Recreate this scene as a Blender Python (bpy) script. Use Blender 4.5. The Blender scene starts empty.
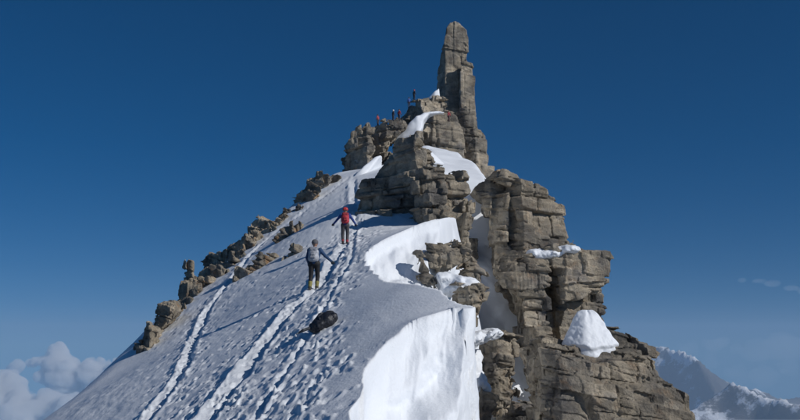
import bpy, math, random, time
import numpy as np
from mathutils import Vector, Matrix
T0 = time.time()
random.seed(7)
R = math.radians
SC = bpy.context.scene
COL = SC.collection

# ------------------------------------------------------------------ camera
F_PX, HORIZON = 900.0, 345.0                   # focal length in photo pixels, eye-level row (photo is 800 x 420)
PITCH = math.atan((HORIZON - 210) / F_PX)
cam_d = bpy.data.cameras.new('camera')
cam = bpy.data.objects.new('camera', cam_d); COL.objects.link(cam)
cam_d.sensor_width = 36; cam_d.lens = 36 * F_PX / 800
cam_d.clip_start = 0.1; cam_d.clip_end = 200000
cam.location = (0, 0, 0); cam.rotation_euler = (R(90) + PITCH, 0, 0)
SC.camera = cam

# ------------------------------------------------------------------ sky and sun
SUN = Vector((0.735, -0.43, 0.53)).normalized()    # towards the sun
SUN_EL = math.asin(SUN.z); SUN_AZ = math.atan2(SUN.x, SUN.y)
w = bpy.data.worlds.new('World'); SC.world = w; w.use_nodes = True
nt = w.node_tree; nt.nodes.clear()
tc = nt.nodes.new('ShaderNodeTexCoord')
vm = nt.nodes.new('ShaderNodeVectorMath'); vm.operation = 'MAXIMUM'; vm.inputs[1].default_value = (-9, -9, 0.0)
va_ = nt.nodes.new('ShaderNodeVectorMath'); va_.operation = 'ADD'; va_.inputs[1].default_value = (0, 0, 0.075)
vn_ = nt.nodes.new('ShaderNodeVectorMath'); vn_.operation = 'NORMALIZE'
sky = nt.nodes.new('ShaderNodeTexSky'); sky.sky_type = 'NISHITA'; sky.sun_disc = False
sky.sun_elevation = SUN_EL; sky.sun_rotation = SUN_AZ
sky.altitude = 4000; sky.air_density = 1.0; sky.dust_density = 0.0; sky.ozone_density = 2.0
hs = nt.nodes.new('ShaderNodeHueSaturation'); hs.inputs['Saturation'].default_value = 1.44; hs.inputs['Hue'].default_value = 0.501
bg = nt.nodes.new('ShaderNodeBackground'); bg.inputs['Strength'].default_value = 0.079
out = nt.nodes.new('ShaderNodeOutputWorld')
nt.links.new(tc.outputs['Generated'], vm.inputs[0]); nt.links.new(vm.outputs[0], va_.inputs[0]); nt.links.new(va_.outputs[0], vn_.inputs[0]); nt.links.new(vn_.outputs[0], sky.inputs['Vector'])
nt.links.new(sky.outputs[0], hs.inputs['Color']); nt.links.new(hs.outputs[0], bg.inputs[0]); nt.links.new(bg.outputs[0], out.inputs[0])
sd = bpy.data.lights.new('sun', 'SUN'); sd.energy = 4.9; sd.angle = R(0.53); sd.color = (1.0, 0.975, 0.94)
sun = bpy.data.objects.new('sun', sd); COL.objects.link(sun)
sun.rotation_euler = SUN.to_track_quat('Z', 'Y').to_euler()

SC.view_settings.view_transform = 'Standard'; SC.view_settings.look = 'None'
SC.view_settings.exposure = -0.6; SC.view_settings.gamma = 1.0
SC.view_settings.use_curve_mapping = False
SC.render.engine = 'CYCLES'
SC.cycles.use_denoising = True
try: SC.cycles.denoiser = 'OPENIMAGEDENOISE'
except Exception: pass
SC.cycles.max_bounces = 8; SC.cycles.diffuse_bounces = 3; SC.cycles.volume_bounces = 16
SC.cycles.volume_max_steps = 64

# ------------------------------------------------------------------ pixels to points
CP, SP = math.cos(PITCH), math.sin(PITCH)
def ray(px, py):
    a = (np.asarray(px, float) - 400) / F_PX; b = (210 - np.asarray(py, float)) / F_PX
    return a, CP - SP * b, SP + CP * b
def at(px, py, y):                              # the point seen at a pixel whose distance ahead is y metres
    dx, dy, dz = ray(px, py); s = y / dy
    return np.array([dx * s, y + 0 * s, dz * s])

# ------------------------------------------------------------------ vector noise
def hash3(ix, iy, iz, seed=0):
    with np.errstate(over='ignore'):
        n = (ix.astype(np.uint32) * np.uint32(374761393) + iy.astype(np.uint32) * np.uint32(668265263)
             + iz.astype(np.uint32) * np.uint32(2147483647) + np.uint32((seed * 974711 + 12345) & 0xffffffff))
        n = (n ^ (n >> np.uint32(13))) * np.uint32(1274126177)
        n = (n ^ (n >> np.uint32(16))) * np.uint32(2246822519)
        n = n ^ (n >> np.uint32(13))
    return n.astype(np.float32) / np.float32(4294967295.0)
def vnoise(x, y, z, seed=0):                    # value noise, -1 .. 1
    fx, fy, fz = np.floor(x), np.floor(y), np.floor(z)
    ix, iy, iz = fx.astype(np.int32), fy.astype(np.int32), fz.astype(np.int32)
    tx, ty, tz = x - fx, y - fy, z - fz
    tx = tx * tx * (3 - 2 * tx); ty = ty * ty * (3 - 2 * ty); tz = tz * tz * (3 - 2 * tz)
    r = 0
    for dz_ in (0, 1):
        wz = tz if dz_ else 1 - tz
        for dy_ in (0, 1):
            wy = ty if dy_ else 1 - ty
            a = hash3(ix, iy + dy_, iz + dz_, seed); b = hash3(ix + 1, iy + dy_, iz + dz_, seed)
            r = r + wz * wy * (a + (b - a) * tx)
    return r * 2 - 1
def fbm(x, y, z, octs=4, seed=0, gain=0.5, ridged=False):
    s = 0; a = 1.0; f = 1.0; tot = 0
    for o in range(octs):
        n = vnoise(x * f + 17.3 * o, y * f - 9.1 * o, z * f + 5.7 * o, seed + o)
        if ridged: n = 1 - 2 * np.abs(n)
        s = s + a * n; tot += a; a *= gain; f *= 2.03
    return s / tot

# ------------------------------------------------------------------ mesh helpers
def mesh_arrays(name, V, Fq, smooth=True):
    me = bpy.data.meshes.new(name)
    n = Fq.shape[1]
    me.vertices.add(len(V)); me.vertices.foreach_set('co', np.ascontiguousarray(V, np.float32).ravel())
    me.loops.add(Fq.size); me.loops.foreach_set('vertex_index', np.ascontiguousarray(Fq, np.int32).ravel())
    me.polygons.add(len(Fq))
    me.polygons.foreach_set('loop_start', np.arange(0, Fq.size, n, dtype=np.int32))
    try: me.polygons.foreach_set('loop_total', np.full(len(Fq), n, np.int32))
    except Exception: pass
    me.polygons.foreach_set('use_smooth', np.full(len(Fq), smooth))
    me.update(calc_edges=True); me.validate()
    return me
def link(name, me, mat=None, parent=None):
    o = bpy.data.objects.new(name, me); COL.objects.link(o)
    if mat is not None and me is not None:
        me.materials.clear(); me.materials.append(mat)
    if parent is not None: o.parent = parent
    return o
def tag(o, label=None, cat=None, group=None, kind=None):
    for k, v in (('label', label), ('category', cat), ('group', group), ('kind', kind)):
        if v: o[k] = v
    return o
def empty(name, loc):
    o = bpy.data.objects.new(name, None); COL.objects.link(o)
    o.location = loc; o.empty_display_size = 0.2
    return o
def surface_nets(Fd, org, h):
    Fd = Fd.astype(np.float32)
    ins = Fd < 0
    nx, ny, nz = Fd.shape
    c = np.zeros((nx - 1, ny - 1, nz - 1), np.int8)
    for i in (0, 1):
        for j in (0, 1):
            for k in (0, 1):
                c += ins[i:nx - 1 + i, j:ny - 1 + j, k:nz - 1 + k]
    act = (c > 0) & (c < 8)
    ci = np.argwhere(act)
    if len(ci) == 0: return np.zeros((0, 3)), np.zeros((0, 4), int)
    idx = np.full(act.shape, -1, np.int64); idx[act] = np.arange(len(ci))
    I, J, K = ci.T
    acc = np.zeros((len(ci), 3), np.float32); cnt = np.zeros(len(ci), np.float32)
    for ax in range(3):
        o1, o2 = [(1, 2), (0, 2), (0, 1)][ax]
        for p in (0, 1):
            for q in (0, 1):
                off = [0, 0, 0]; off[o1] = p; off[o2] = q
                off2 = list(off); off2[ax] = 1
                a = Fd[I + off[0], J + off[1], K + off[2]]; b = Fd[I + off2[0], J + off2[1], K + off2[2]]
                m = (a < 0) != (b < 0)
                t = np.where(m, a / np.where(m, a - b, 1), 0)
                pos = np.zeros((len(ci), 3), np.float32)
                pos[:, o1] = p; pos[:, o2] = q; pos[:, ax] = t
                acc[m] += pos[m]; cnt += m
    V = (ci + acc / cnt[:, None]) * h + np.asarray(org)
    quads = []
    for ax in range(3):
        o1, o2 = [(1, 2), (2, 0), (0, 1)][ax]
        sl1 = [slice(None)] * 3; sl2 = [slice(None)] * 3
        sl1[ax] = slice(0, -1); sl2[ax] = slice(1, None)
        a = ins[tuple(sl1)]; b = ins[tuple(sl2)]
        ch = a != b
        e = np.argwhere(ch)
        ok = (e[:, o1] > 0) & (e[:, o2] > 0) & (e[:, o1] < Fd.shape[o1] - 1) & (e[:, o2] < Fd.shape[o2] - 1)
        e = e[ok]
        sgn = a[tuple(e.T)]
        def cell(d1, d2):
            f = e.copy(); f[:, o1] -= d1; f[:, o2] -= d2
            return idx[tuple(f.T)]
        q = np.stack([cell(1, 1), cell(0, 1), cell(0, 0), cell(1, 0)], 1)
        q[~sgn] = q[~sgn][:, ::-1]
        quads.append(q)
    return V, np.concatenate(quads)

# ------------------------------------------------------------------ materials
def new_mat(name):
    m = bpy.data.materials.new(name); m.use_nodes = True
    nt = m.node_tree; nt.nodes.clear()
    o = nt.nodes.new('ShaderNodeOutputMaterial'); b = nt.nodes.new('ShaderNodeBsdfPrincipled')
    nt.links.new(b.outputs[0], o.inputs[0])
    return m, nt, b
def node(nt, t, **kw):
    n = nt.nodes.new(t)
    for k, v in kw.items():
        if k in n.inputs: n.inputs[k].default_value = v
        else: setattr(n, k, v)
    return n
def ramp(nt, src, stops):
    r = nt.nodes.new('ShaderNodeValToRGB'); e = r.color_ramp.elements
    while len(e) < len(stops): e.new(0.5)
    for el, (p, c) in zip(e, stops):
        el.position = p; el.color = (c, c, c, 1) if not hasattr(c, '__len__') else (*c, 1)
    nt.links.new(src, r.inputs[0]); return r
def mix(nt, fac, a, b, mode='MIX'):
    m = nt.nodes.new('ShaderNodeMix'); m.data_type = 'RGBA'; m.blend_type = mode
    for sock, v in ((m.inputs[0], fac), (m.inputs[6], a), (m.inputs[7], b)):
        if hasattr(v, 'is_linked'): nt.links.new(v, sock)
        elif hasattr(v, '__len__'): sock.default_value = (*v, 1)
        else: sock.default_value = v
    return m.outputs[2]
def plain(name, col, rough=0.8, bump=0.0, scale=60, var=0.25):
    m, nt, b = new_mat(name)
    geo = node(nt, 'ShaderNodeTexCoord')
    n = node(nt, 'ShaderNodeTexNoise', Scale=scale, Detail=4.0); nt.links.new(geo.outputs['Object'], n.inputs['Vector'])
    dk = tuple(c * (1 - var) for c in col); lt = tuple(min(1, c * (1 + var)) for c in col)
    r = ramp(nt, n.outputs[0], [(0.3, dk), (0.7, lt)])
    nt.links.new(r.outputs[0], b.inputs['Base Color']); b.inputs['Roughness'].default_value = rough
    if bump:
        bp = node(nt, 'ShaderNodeBump', Strength=bump, Distance=0.02); nt.links.new(n.outputs[0], bp.inputs['Height'])
        nt.links.new(bp.outputs[0], b.inputs['Normal'])
    return m

def rock_material(name, scale=1.0, warm=0.5):
    m, nt, b = new_mat(name)
    g = node(nt, 'ShaderNodeNewGeometry'); pos = g.outputs['Position']
    mp = node(nt, 'ShaderNodeMapping'); mp.inputs['Scale'].default_value = (scale, scale, scale); nt.links.new(pos, mp.inputs[0]); pos = mp.outputs[0]
    oi = node(nt, 'ShaderNodeObjectInfo')
    big = node(nt, 'ShaderNodeTexNoise', Scale=0.45, Detail=5.0, Roughness=0.6); nt.links.new(pos, big.inputs['Vector'])
    mid = node(nt, 'ShaderNodeTexNoise', Scale=2.2, Detail=6.0, Roughness=0.65); nt.links.new(pos, mid.inputs['Vector'])
    fine = node(nt, 'ShaderNodeTexNoise', Scale=11.0, Detail=5.0, Roughness=0.7); nt.links.new(pos, fine.inputs['Vector'])
    st = node(nt, 'ShaderNodeMapping'); st.inputs['Scale'].default_value = (0.6, 0.6, 3.2); st.inputs['Rotation'].default_value = (0.06, 0.1, 0)
    nt.links.new(pos, st.inputs[0])
    band = node(nt, 'ShaderNodeTexNoise', Scale=1.3, Detail=5.0, Roughness=0.6); nt.links.new(st.outputs[0], band.inputs['Vector'])
    base = ramp(nt, big.outputs[0], [(0.34, (0.125, 0.117, 0.108)), (0.45, (0.26, 0.230, 0.185)), (0.56, (0.40, 0.340, 0.255)), (0.68, (0.28, 0.258, 0.228))])
    # rusty oxide streaks
    ox = ramp(nt, mid.outputs[0], [(0.54, 0.0), (0.70, 1.0)])
    c = mix(nt, ox.outputs[0], base.outputs[0], (0.34, 0.20, 0.10))
    oxm = nt.nodes.new('ShaderNodeMath'); oxm.operation = 'MULTIPLY'; oxm.inputs[1].default_value = warm
    nt.links.new(ox.outputs[0], oxm.inputs[0]); nt.links.new(oxm.outputs[0], c.node.inputs[0])
    bd = ramp(nt, band.outputs[0], [(0.36, 0.62), (0.50, 1.0), (0.66, 1.18)])
    c = mix(nt, 0.35, c, bd.outputs[0], 'MULTIPLY')
    # dark lichen
    li = ramp(nt, fine.outputs[0], [(0.56, 0.0), (0.70, 0.7)])
    c = mix(nt, li.outputs[0], c, (0.055, 0.053, 0.05))
    pl = ramp(nt, fine.outputs[0], [(0.24, 0.45), (0.38, 0.0)])
    c = mix(nt, pl.outputs[0], c, (0.42, 0.39, 0.33))
    tone = ramp(nt, oi.outputs['Random'], [(0.0, 0.74), (1.0, 1.16)])
    c = mix(nt, 1.0, c, tone.outputs[0], 'MULTIPLY')
    nt.links.new(c, b.inputs['Base Color']); b.inputs['Roughness'].default_value = 0.88
    b.inputs['Specular IOR Level'].default_value = 0.25
    add = nt.nodes.new('ShaderNodeMath'); add.operation = 'MULTIPLY_ADD'; add.inputs[1].default_value = 0.3
    nt.links.new(band.outputs[0], add.inputs[0]); nt.links.new(fine.outputs[0], add.inputs[2])
    vmap = node(nt, 'ShaderNodeMapping'); vmap.inputs['Scale'].default_value = (1.5, 1.5, 2.6); vmap.inputs['Rotation'].default_value = (0.1, 0.15, 0.4); nt.links.new(pos, vmap.inputs[0])
    vo = node(nt, 'ShaderNodeTexVoronoi', Scale=1.6); nt.links.new(vmap.outputs[0], vo.inputs['Vector'])
    vs = node(nt, 'ShaderNodeSeparateColor'); nt.links.new(vo.outputs['Color'], vs.inputs[0])
    ad2 = nt.nodes.new('ShaderNodeMath'); ad2.operation = 'MULTIPLY_ADD'; ad2.inputs[1].default_value = 0.7; nt.links.new(vs.outputs[0], ad2.inputs[0]); nt.links.new(add.outputs[0], ad2.inputs[2])
    vt = ramp(nt, vs.outputs[1], [(0.0, 0.72), (1.0, 1.22)]); c = mix(nt, 1.0, c, vt.outputs[0], 'MULTIPLY'); nt.links.new(c, b.inputs['Base Color'])
    bp = node(nt, 'ShaderNodeBump', Strength=0.8, Distance=0.12 / scale); nt.links.new(ad2.outputs[0], bp.inputs['Height'])
    nt.links.new(bp.outputs[0], b.inputs['Normal'])
    return m
def snow_material(name, fine=13.0, strength=0.6, dist=0.03, col=(0.80, 0.83, 0.87)):
    m, nt, b = new_mat(name)
    g = node(nt, 'ShaderNodeNewGeometry')
    n1 = node(nt, 'ShaderNodeTexNoise', Scale=fine, Detail=6.0, Roughness=0.6); nt.links.new(g.outputs['Position'], n1.inputs['Vector'])
    n2 = node(nt, 'ShaderNodeTexNoise', Scale=1.1, Detail=5.0); nt.links.new(g.outputs['Position'], n2.inputs['Vector'])
    r = ramp(nt, n2.outputs[0], [(0.3, tuple(c * 0.94 for c in col)), (0.7, col)])
    nt.links.new(r.outputs[0], b.inputs['Base Color'])
    b.inputs['Roughness'].default_value = 0.55; b.inputs['Specular IOR Level'].default_value = 0.3
    bp = node(nt, 'ShaderNodeBump', Strength=strength, Distance=dist); nt.links.new(n1.outputs[0], bp.inputs['Height'])
    nt.links.new(bp.outputs[0], b.inputs['Normal'])
    return m
M_ROCK = rock_material('gneiss', 1.0, 0.35)
M_ROCK_FAR = rock_material('gneiss_summit', 0.55, 0.25)
M_ROCK_RUST = rock_material('rusty_gneiss', 1.0, 0.9)
M_SNOW = snow_material('snow')
M_SNOW_SOFT = snow_material('soft_snow', 14.0, 0.25, 0.03)

# ------------------------------------------------------------------ the snow slope
def plane_pt(px, py):                           # the broad slope falling to the left below the crest
    dx, dy, dz = ray(px, py)
    k = -4.04 / (dz - 0.5 * dx - 0.24 * dy)
    return np.array([dx * k, dy * k, dz * k])
ctrl = []
for p in ((347, 420), (205, 420), (290, 400), (130, 420), (62, 420), (250, 350), (180, 370), (330, 340), (400, 330), (420, 285), (370, 272), (313, 289), (345, 243), (365, 256), (395, 236)):
    ctrl.append(plane_pt(*p))
for p in ((467, 317, 18.6), (452, 312, 18.6), (432, 317, 18.4)): ctrl.append(at(*p))
for px, py, y in ((140, 345, 42), (175, 309, 48), (235, 259, 58), (275, 223, 66), (332, 179, 76), (350, 175, 75), (345, 210, 51), (300, 235, 50),
                  (250, 285, 43), (200, 330, 38), (410, 228, 40), (440, 220, 46), (345, 174, 95), (375, 170, 95), (400, 166, 115), (430, 166, 138), (460, 166, 150), (350, 176, 130), (480, 172, 120)):
    ctrl.append(at(px, py, y))
ctrl += [np.array(v, float) for v in ((0, 0, -1.75), (-1, 4, -2.5), (-1, 9, -2.4), (-6, 3, -5.2), (-8, 12, -5.16), (-2, 13, -1.92), (-16, 22, -7.0), (3, 4, -1.8), (2, 11, -0.6), (10, 175, 28), (-8, 175, 28))]
ctrl = np.array(ctrl)
def tps_fit(P, lam=0.02):
    n = len(P); xy = P[:, :2] / 50.0
    d2 = ((xy[:, None] - xy[None]) ** 2).sum(-1)
    Km = np.where(d2 > 0, d2 * np.log(np.maximum(d2, 1e-12)) * 0.5, 0) + lam * 0.01 * np.eye(n)
    A = np.zeros((n + 3, n + 3)); A[:n, :n] = Km; A[:n, n] = 1; A[:n, n + 1:] = xy
    A[n, :n] = 1; A[n + 1:, :n] = xy.T
    return np.linalg.solve(A, np.r_[P[:, 2], 0, 0, 0]), xy
def tps_eval(fit, x, y):
    wv, c = fit; n = len(c); x = x / 50.0; y = y / 50.0
    r = wv[n] + wv[n + 1] * x + wv[n + 2] * y
    for i in range(n):
        d2 = (x - c[i, 0]) ** 2 + (y - c[i, 1]) ** 2
        r = r + wv[i] * np.where(d2 > 0, 0.5 * d2 * np.log(np.maximum(d2, 1e-12)), 0)
    return r
FIT = tps_fit(ctrl)
RIB_Y = np.array([0, 20, 30, 42, 48, 58, 66, 76, 95, 130, 170]); RIB_X = []
for yv, pxv, pyv in ((42, 140, 345), (48, 175, 309), (58, 235, 259), (66, 275, 223), (76, 332, 179)):
    RIB_X.append(at(pxv, pyv, yv)[0])
RIB_X = np.array([-13, -13.0, -12.2] + RIB_X + [-6.5, -8.5, -10])
def base_snow(x, y):
    z = tps_eval(FIT, x, y)
    d = np.maximum(0, np.interp(y, RIB_Y, RIB_X) - x)
    return z - np.where(d < 4, 0.16 * d * d, 0.16 * 16 + 1.28 * (d - 4))
def slope_hit(px, py, y0=8, y1=140):            # where a pixel's ray meets the snow
    ys = np.linspace(y0, y1, 1600); p = at(px, py, ys)
    s = base_snow(p[0], p[1]) - p[2]
    k = np.argmax(s > 0)
    return p[:, k] if s.max() > 0 else None

# the corniced crest, followed from near to far: two scooped bays and a pointed lip between them
crest_px = [(347, 424), (351, 402), (357, 382), (366, 363), (380, 346), (396, 334), (412, 325), (432, 317), (452, 312), (467, 317),
            (455, 304), (440, 294), (420, 286), (400, 284), (385, 282), (374, 277), (367, 270), (363, 260), (366, 252), (375, 245), (388, 238), (400, 231), (412, 228)]
def crest_pt(px, py):
    ys = np.linspace(9, 60, 3000); p = at(px, py, ys); s = tps_eval(FIT, p[0], p[1]) - p[2]
    k = np.argmax(s > 0)
    return (p[0, k], p[1, k]) if s.max() > 0 else None
crest = [crest_pt(*p) for p in crest_px]
CREST_NEAR = crest[0]
crest[9] = (1.44, 18.8); crest[21] = (0.0, 35.6)   # the lip points out over the drop
CREST_FIRST = 3
crest_full = [(1.2, -6), (0.9, 3), (-0.2, 9.5)] + crest + [(1.7, 37.5), (2.6, 42), (2.8, 48), (2.6, 62), (2.6, 80), (4, 110), (6, 140), (8, 180)]
CR = np.array(crest_full)
def catmull(P, n=6):
    outp = []
    for i in range(len(P) - 1):
        p0, p1, p2, p3 = P[max(i - 1, 0)], P[i], P[i + 1], P[min(i + 2, len(P) - 1)]
        for k in range(n):
            t = k / n
            outp.append(0.5 * ((2 * p1) + (-p0 + p2) * t + (2 * p0 - 5 * p1 + 4 * p2 - p3) * t * t + (-p0 + 3 * p1 - 3 * p2 + p3) * t ** 3))
    outp.append(P[-1]); return np.array(outp)
CRS = catmull(CR, 4)
tn = np.gradient(CRS, axis=0); tn /= np.hypot(tn[:, 0], tn[:, 1])[:, None] + 1e-9
sl_ = np.r_[0, np.cumsum(np.hypot(*np.diff(CRS, axis=0).T))]
wob_ = 0.09 * vnoise(sl_ * 1.3, 0 * sl_, 0 * sl_, 301) + 0.025 * vnoise(sl_ * 3.0, 0 * sl_, 0 * sl_, 302)
wob_ *= (CRS[:, 1] > 13) & (CRS[:, 1] < 37)
CRS = CRS + np.stack([tn[:, 1], -tn[:, 0]], 1) * wob_[:, None]   # the wind-cut rim is uneven
def seg_dist(x, y, P, full=False):
    d = np.full(x.shape, 1e9, np.float32); gx = np.zeros_like(d); gy = np.zeros_like(d); nx = np.zeros_like(d); ny = np.zeros_like(d)
    for a, b in zip(P[:-1], P[1:]):
        ab = b - a; L = ab @ ab + 1e-12
        t = np.clip(((x - a[0]) * ab[0] + (y - a[1]) * ab[1]) / L, 0, 1)
        ex = x - a[0] - t * ab[0]; ey = y - a[1] - t * ab[1]
        dd = np.hypot(ex, ey); m = dd < d
        d[m] = dd[m]; gx[m] = ex[m]; gy[m] = ey[m]; nx[m] = ab[1] / math.sqrt(L); ny[m] = -ab[0] / math.sqrt(L)
    if full: return d, gx, gy, nx, ny
    return d, gx, gy
def in_poly(x, y, P):
    ins = np.zeros(x.shape, bool); n = len(P); j = n - 1
    for i in range(n):
        xi, yi = P[i]; xj, yj = P[j]
        c = ((yi > y) != (yj > y)) & (x < (xj - xi) * (y - yi) / (yj - yi + 1e-12) + xi)
        ins ^= c; j = i
    return ins
LEFTPOLY = np.vstack([CRS, [(-400, 180), (-400, -6)]])

def build_slope():
    us = [-0.43]
    while us[-1] < 0.115: us.append(us[-1] + 0.00125)
    lo = [-0.43]; st = 0.004
    while lo[-1] > -1.3: lo.append(lo[-1] - st); st *= 1.14
    hi = [us[-1]]; st = 0.003
    while hi[-1] < 0.5: hi.append(hi[-1] + st); st *= 1.15
    U = np.array(lo[:0:-1] + us + hi[1:])
    ys = [2.0]
    while ys[-1] < 172:
        y = ys[-1]; ys.append(y * (1.03 if y < 11 else 1.0042 if y < 60 else 1.007 if y < 90 else 1.012))
    Y = np.array(ys)
    X, YY = np.meshgrid(U, Y); X = X * YY
    z = base_snow(X, YY)
    d, gx, gy, rnx, rny = seg_dist(X, YY, CRS, True)
    inside = in_poly(X, YY, LEFTPOLY)
    dl = np.where(inside, d, 0); dr = np.where(inside, 0, d)
    far = np.clip((YY - 60) / 30, 0, 1)
    # broad wind undulation
    o = 0 * X
    z = z + 0.10 * fbm(X * 0.22, YY * 0.16, o, 3, 3) + 0.03 * fbm(X * 0.9, YY * 0.5, o, 3, 4)
    # trodden tracks: level benches cut across the falling slope
    rough_extra = np.zeros_like(X)
    zb = base_snow
    prints = []
    for pts, wd, rad in (([(195, 432), (215, 408), (240, 374), (270, 335), (296, 304), (314, 289), (328, 268), (340, 250), (347, 240), (352, 220), (352, 200), (352, 182)], 0.27, 0.8),
                         ([(140, 428), (165, 395), (182, 368), (196, 335), (206, 312), (216, 297), (238, 270), (262, 243), (300, 214), (330, 192), (348, 178)], 0.17, 0.4),
                         ([(250, 425), (285, 372), (318, 318), (335, 285), (350, 258), (353, 240), (354, 215)], 0.05, 0.6)):
        P = np.array([slope_hit(*p)[:2] for p in pts]); P = catmull(P, 6)
        dd, ex, ey = seg_dist(X, YY, P)
        wob = 0.06 * fbm(X * 0.9, YY * 0.9, o, 2, 21)
        ww = wd * (1 + 0.45 * fbm(X * 1.1, YY * 0.8, o, 3, 8))
        t = np.clip((np.abs(dd + wob) - ww) / (0.10), 0, 1); t = t * t * (3 - 2 * t)
        zc = tps_eval(FIT, X - ex, YY - ey) + 0.10 * fbm((X - ex) * 0.22, (YY - ey) * 0.16, o, 3, 3)
        near = dd < ww + 0.2
        z = np.where(near, z * t + (zc - 0.03 + 0.02 * fbm(X * 5, YY * 4, o, 3, 77)) * (1 - t), z)
        berm = np.exp(-((dd - ww - 0.13) / 0.09) ** 2) * 0.05 * (0.5 + np.clip(vnoise(X * 3, YY * 2, o, 31), -0.5, 1))
        z = z + berm
        rough_extra = np.maximum(rough_extra, np.exp(-(dd / (rad * 1.2)) ** 2))
        seg = np.hypot(*np.diff(P, axis=0).T); L = np.r_[0, np.cumsum(seg)]
        s = 0.0; side = 1
        while s < L[-1]:
            for _ in range(3):
                q = s + random.uniform(-0.15, 0.15)
                cx, cy = np.interp(q, L, P[:, 0]), np.interp(q, L, P[:, 1])
                off = random.gauss(0, rad)
                prints.append((cx + off, cy + random.gauss(0, 0.15)))
            s += 0.5; side = -side
    # loose footprints over the whole trampled flank
    for k in range(330):
        h_ = slope_hit(random.uniform(150, 345), random.uniform(240, 425))
        if h_ is not None: prints.append((h_[0], h_[1]))
    for cx, cy in prints:
        if cy > 75 or cy < 8: continue
        i0, i1 = np.searchsorted(Y, [cy - 0.5, cy + 0.5])
        j0, j1 = np.searchsorted(U, [(cx - 0.5) / cy, (cx + 0.5) / cy])
        if i1 <= i0 or j1 <= j0: continue
        sx = X[i0:i1, j0:j1] - cx; sy = YY[i0:i1, j0:j1] - cy
        a = random.gauss(0.2, 0.3); ca, sa = math.cos(a), math.sin(a)
        rx = (sx * ca + sy * sa) / random.uniform(0.07, 0.12); ry = (-sx * sa + sy * ca) / random.uniform(0.13, 0.22)
        r2 = rx * rx + ry * ry; r4 = r2 * r2
        z[i0:i1, j0:j1] += random.uniform(0.022, 0.058) * (-np.exp(-r4 * r2) + 0.5 * np.exp(-(np.sqrt(r2) - 1.35) ** 2 * 9) * (rx > -0.3))
        for q in range(2):                      # kicked-up clods beside the print
            ox, oy, rr_ = random.gauss(0, 0.2), random.gauss(0, 0.2), random.uniform(0.025, 0.06)
            z[i0:i1, j0:j1] += rr_ * 0.9 * np.exp(-(((sx - ox) ** 2 + (sy - oy) ** 2) / rr_ ** 2) ** 2)
    # wind-broken crust: rough on the flank, smooth just under the crest
    rough = np.clip((dl - 0.6) / 2.2, 0.05, 1)
    patch = np.clip(0.55 + 0.9 * fbm(X * 0.35, YY * 0.22, o, 3, 40), 0.12, 1.2)
    amp = np.maximum(rough * patch, rough_extra * 0.9) * np.clip(1.1 - (YY - 45) / 60, 0.25, 1)
    sx = X * 0.93 + YY * 0.37; sy = YY * 0.93 - X * 0.37
    crust = fbm(sx * 2.4, sy * 1.1, o, 4, 50, 0.55)
    chip = fbm(sx * 6.5, sy * 3.5, o, 3, 60, 0.6)
    z = z + amp * (0.075 * np.where(crust > 0, crust, crust * 0.6) + 0.034 * chip)
    # the right-hand side: cornice lip, scooped walls, then the drop
    lumps = fbm(X * 0.9, YY * 0.7, z * 0.6, 4, 90)
    drr = np.maximum(dr + 0.18 * lumps * np.clip(dr / 0.4, 0, 1), 0)
    # the lower scoop hangs from its own rim and faces the camera; beyond the pointed lip the snow breaks off
    tip = 4 * (CREST_FIRST + 9)
    rim = CRS[4 * CREST_FIRST:tip + 1]; ro = np.argsort(rim[:, 0]); rim = rim[ro]; rim[:, 1] = np.maximum.accumulate(rim[:, 1])
    yr = np.interp(X + 0.05 * lumps, rim[:, 0], rim[:, 1]); dy_ = yr - YY
    low = ~inside & (dy_ > -0.2) & (X > rim[0, 0] - 0.02) & (YY < 19.2)
    dA2 = np.clip(dy_, 0, 4)
    lm = fbm(X * 1.3, YY * 1.5, o, 4, 91)
    scoop = tps_eval(FIT, X, yr) - 0.20 * (1 - np.exp(-d / 0.07)) - 1.0 * dA2 - 0.30 * np.sin(np.clip(dA2, 0, 1.7) * 1.85)
    k1 = np.interp(YY, [0, 24, 27, 37, 40], [5, 5, 1.0, 1.0, 5])
    fall = 0.28 * (1 - np.exp(-drr / 0.09)) + k1 * drr + 0.25 * np.clip(lumps * drr, -1, 1) + 3.0 * np.maximum(0, drr - 2.2)
    xo = np.interp(YY, [0, 8, 12, 14, 15, 16, 17, 18, 19, 26, 30, 34, 36, 38, 40], [0.5, 0.45, 0.75, 0.95, 1.04, 1.06, 1.18, 1.34, 1.50, 0.5, 0.55, 1.0, 1.5, 2.0, 2.4]) - 0.05 + 0.12 * lumps + 0.14 * fbm(X * 0.4, YY * 1.6, o, 3, 99)
    fall = np.where(low, z - scoop, fall) + np.where(YY < 40, 7 * np.maximum(0, X - xo), 0)
    zr = z - fall * (1 - 0.0 * far)
    z = np.where(inside, z, np.maximum(zr, -14))
    # cornice lip: the rim rounded and pushed outwards over the wall
    lip = np.where(inside, np.exp(-(dl / 0.30) ** 2), np.exp(-(dr / 0.10) ** 2)) * (YY > 10) * (YY < 37)
    z = z + 0.05 * lip
    push = 0.15 * lip * (1 + 0.6 * fbm(X * 1.2, YY * 1.0, o, 2, 95))
    X2 = X + rnx * push; Y2 = YY + rny * push
    wall = np.where(low, np.clip(dA2 / 0.30, 0, 1) * np.clip((X + 0.55) / 0.5, 0, 1), 0)
    rel = 0.36 * fbm(X * 1.2, z * 1.4, o, 2, 191) + 0.13 * fbm(X * 2.4 + 0.4 * z, z * 3.4, o, 3, 192, ridged=True) + 0.02 * fbm(X * 7, z * 7, o, 2, 193)
    bite = np.where(YY < 19.5, np.clip((X - 0.35) / 0.7, 0, 1), 0) * np.clip((0.45 - z) / 0.3, 0, 1)
    X2 = X2 + bite * (0.20 * fbm(z * 1.6, YY * 0.3, o, 3, 195) - 0.12) + wall * 0.3 * rel
    Y2 = Y2 - wall * rel
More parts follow.
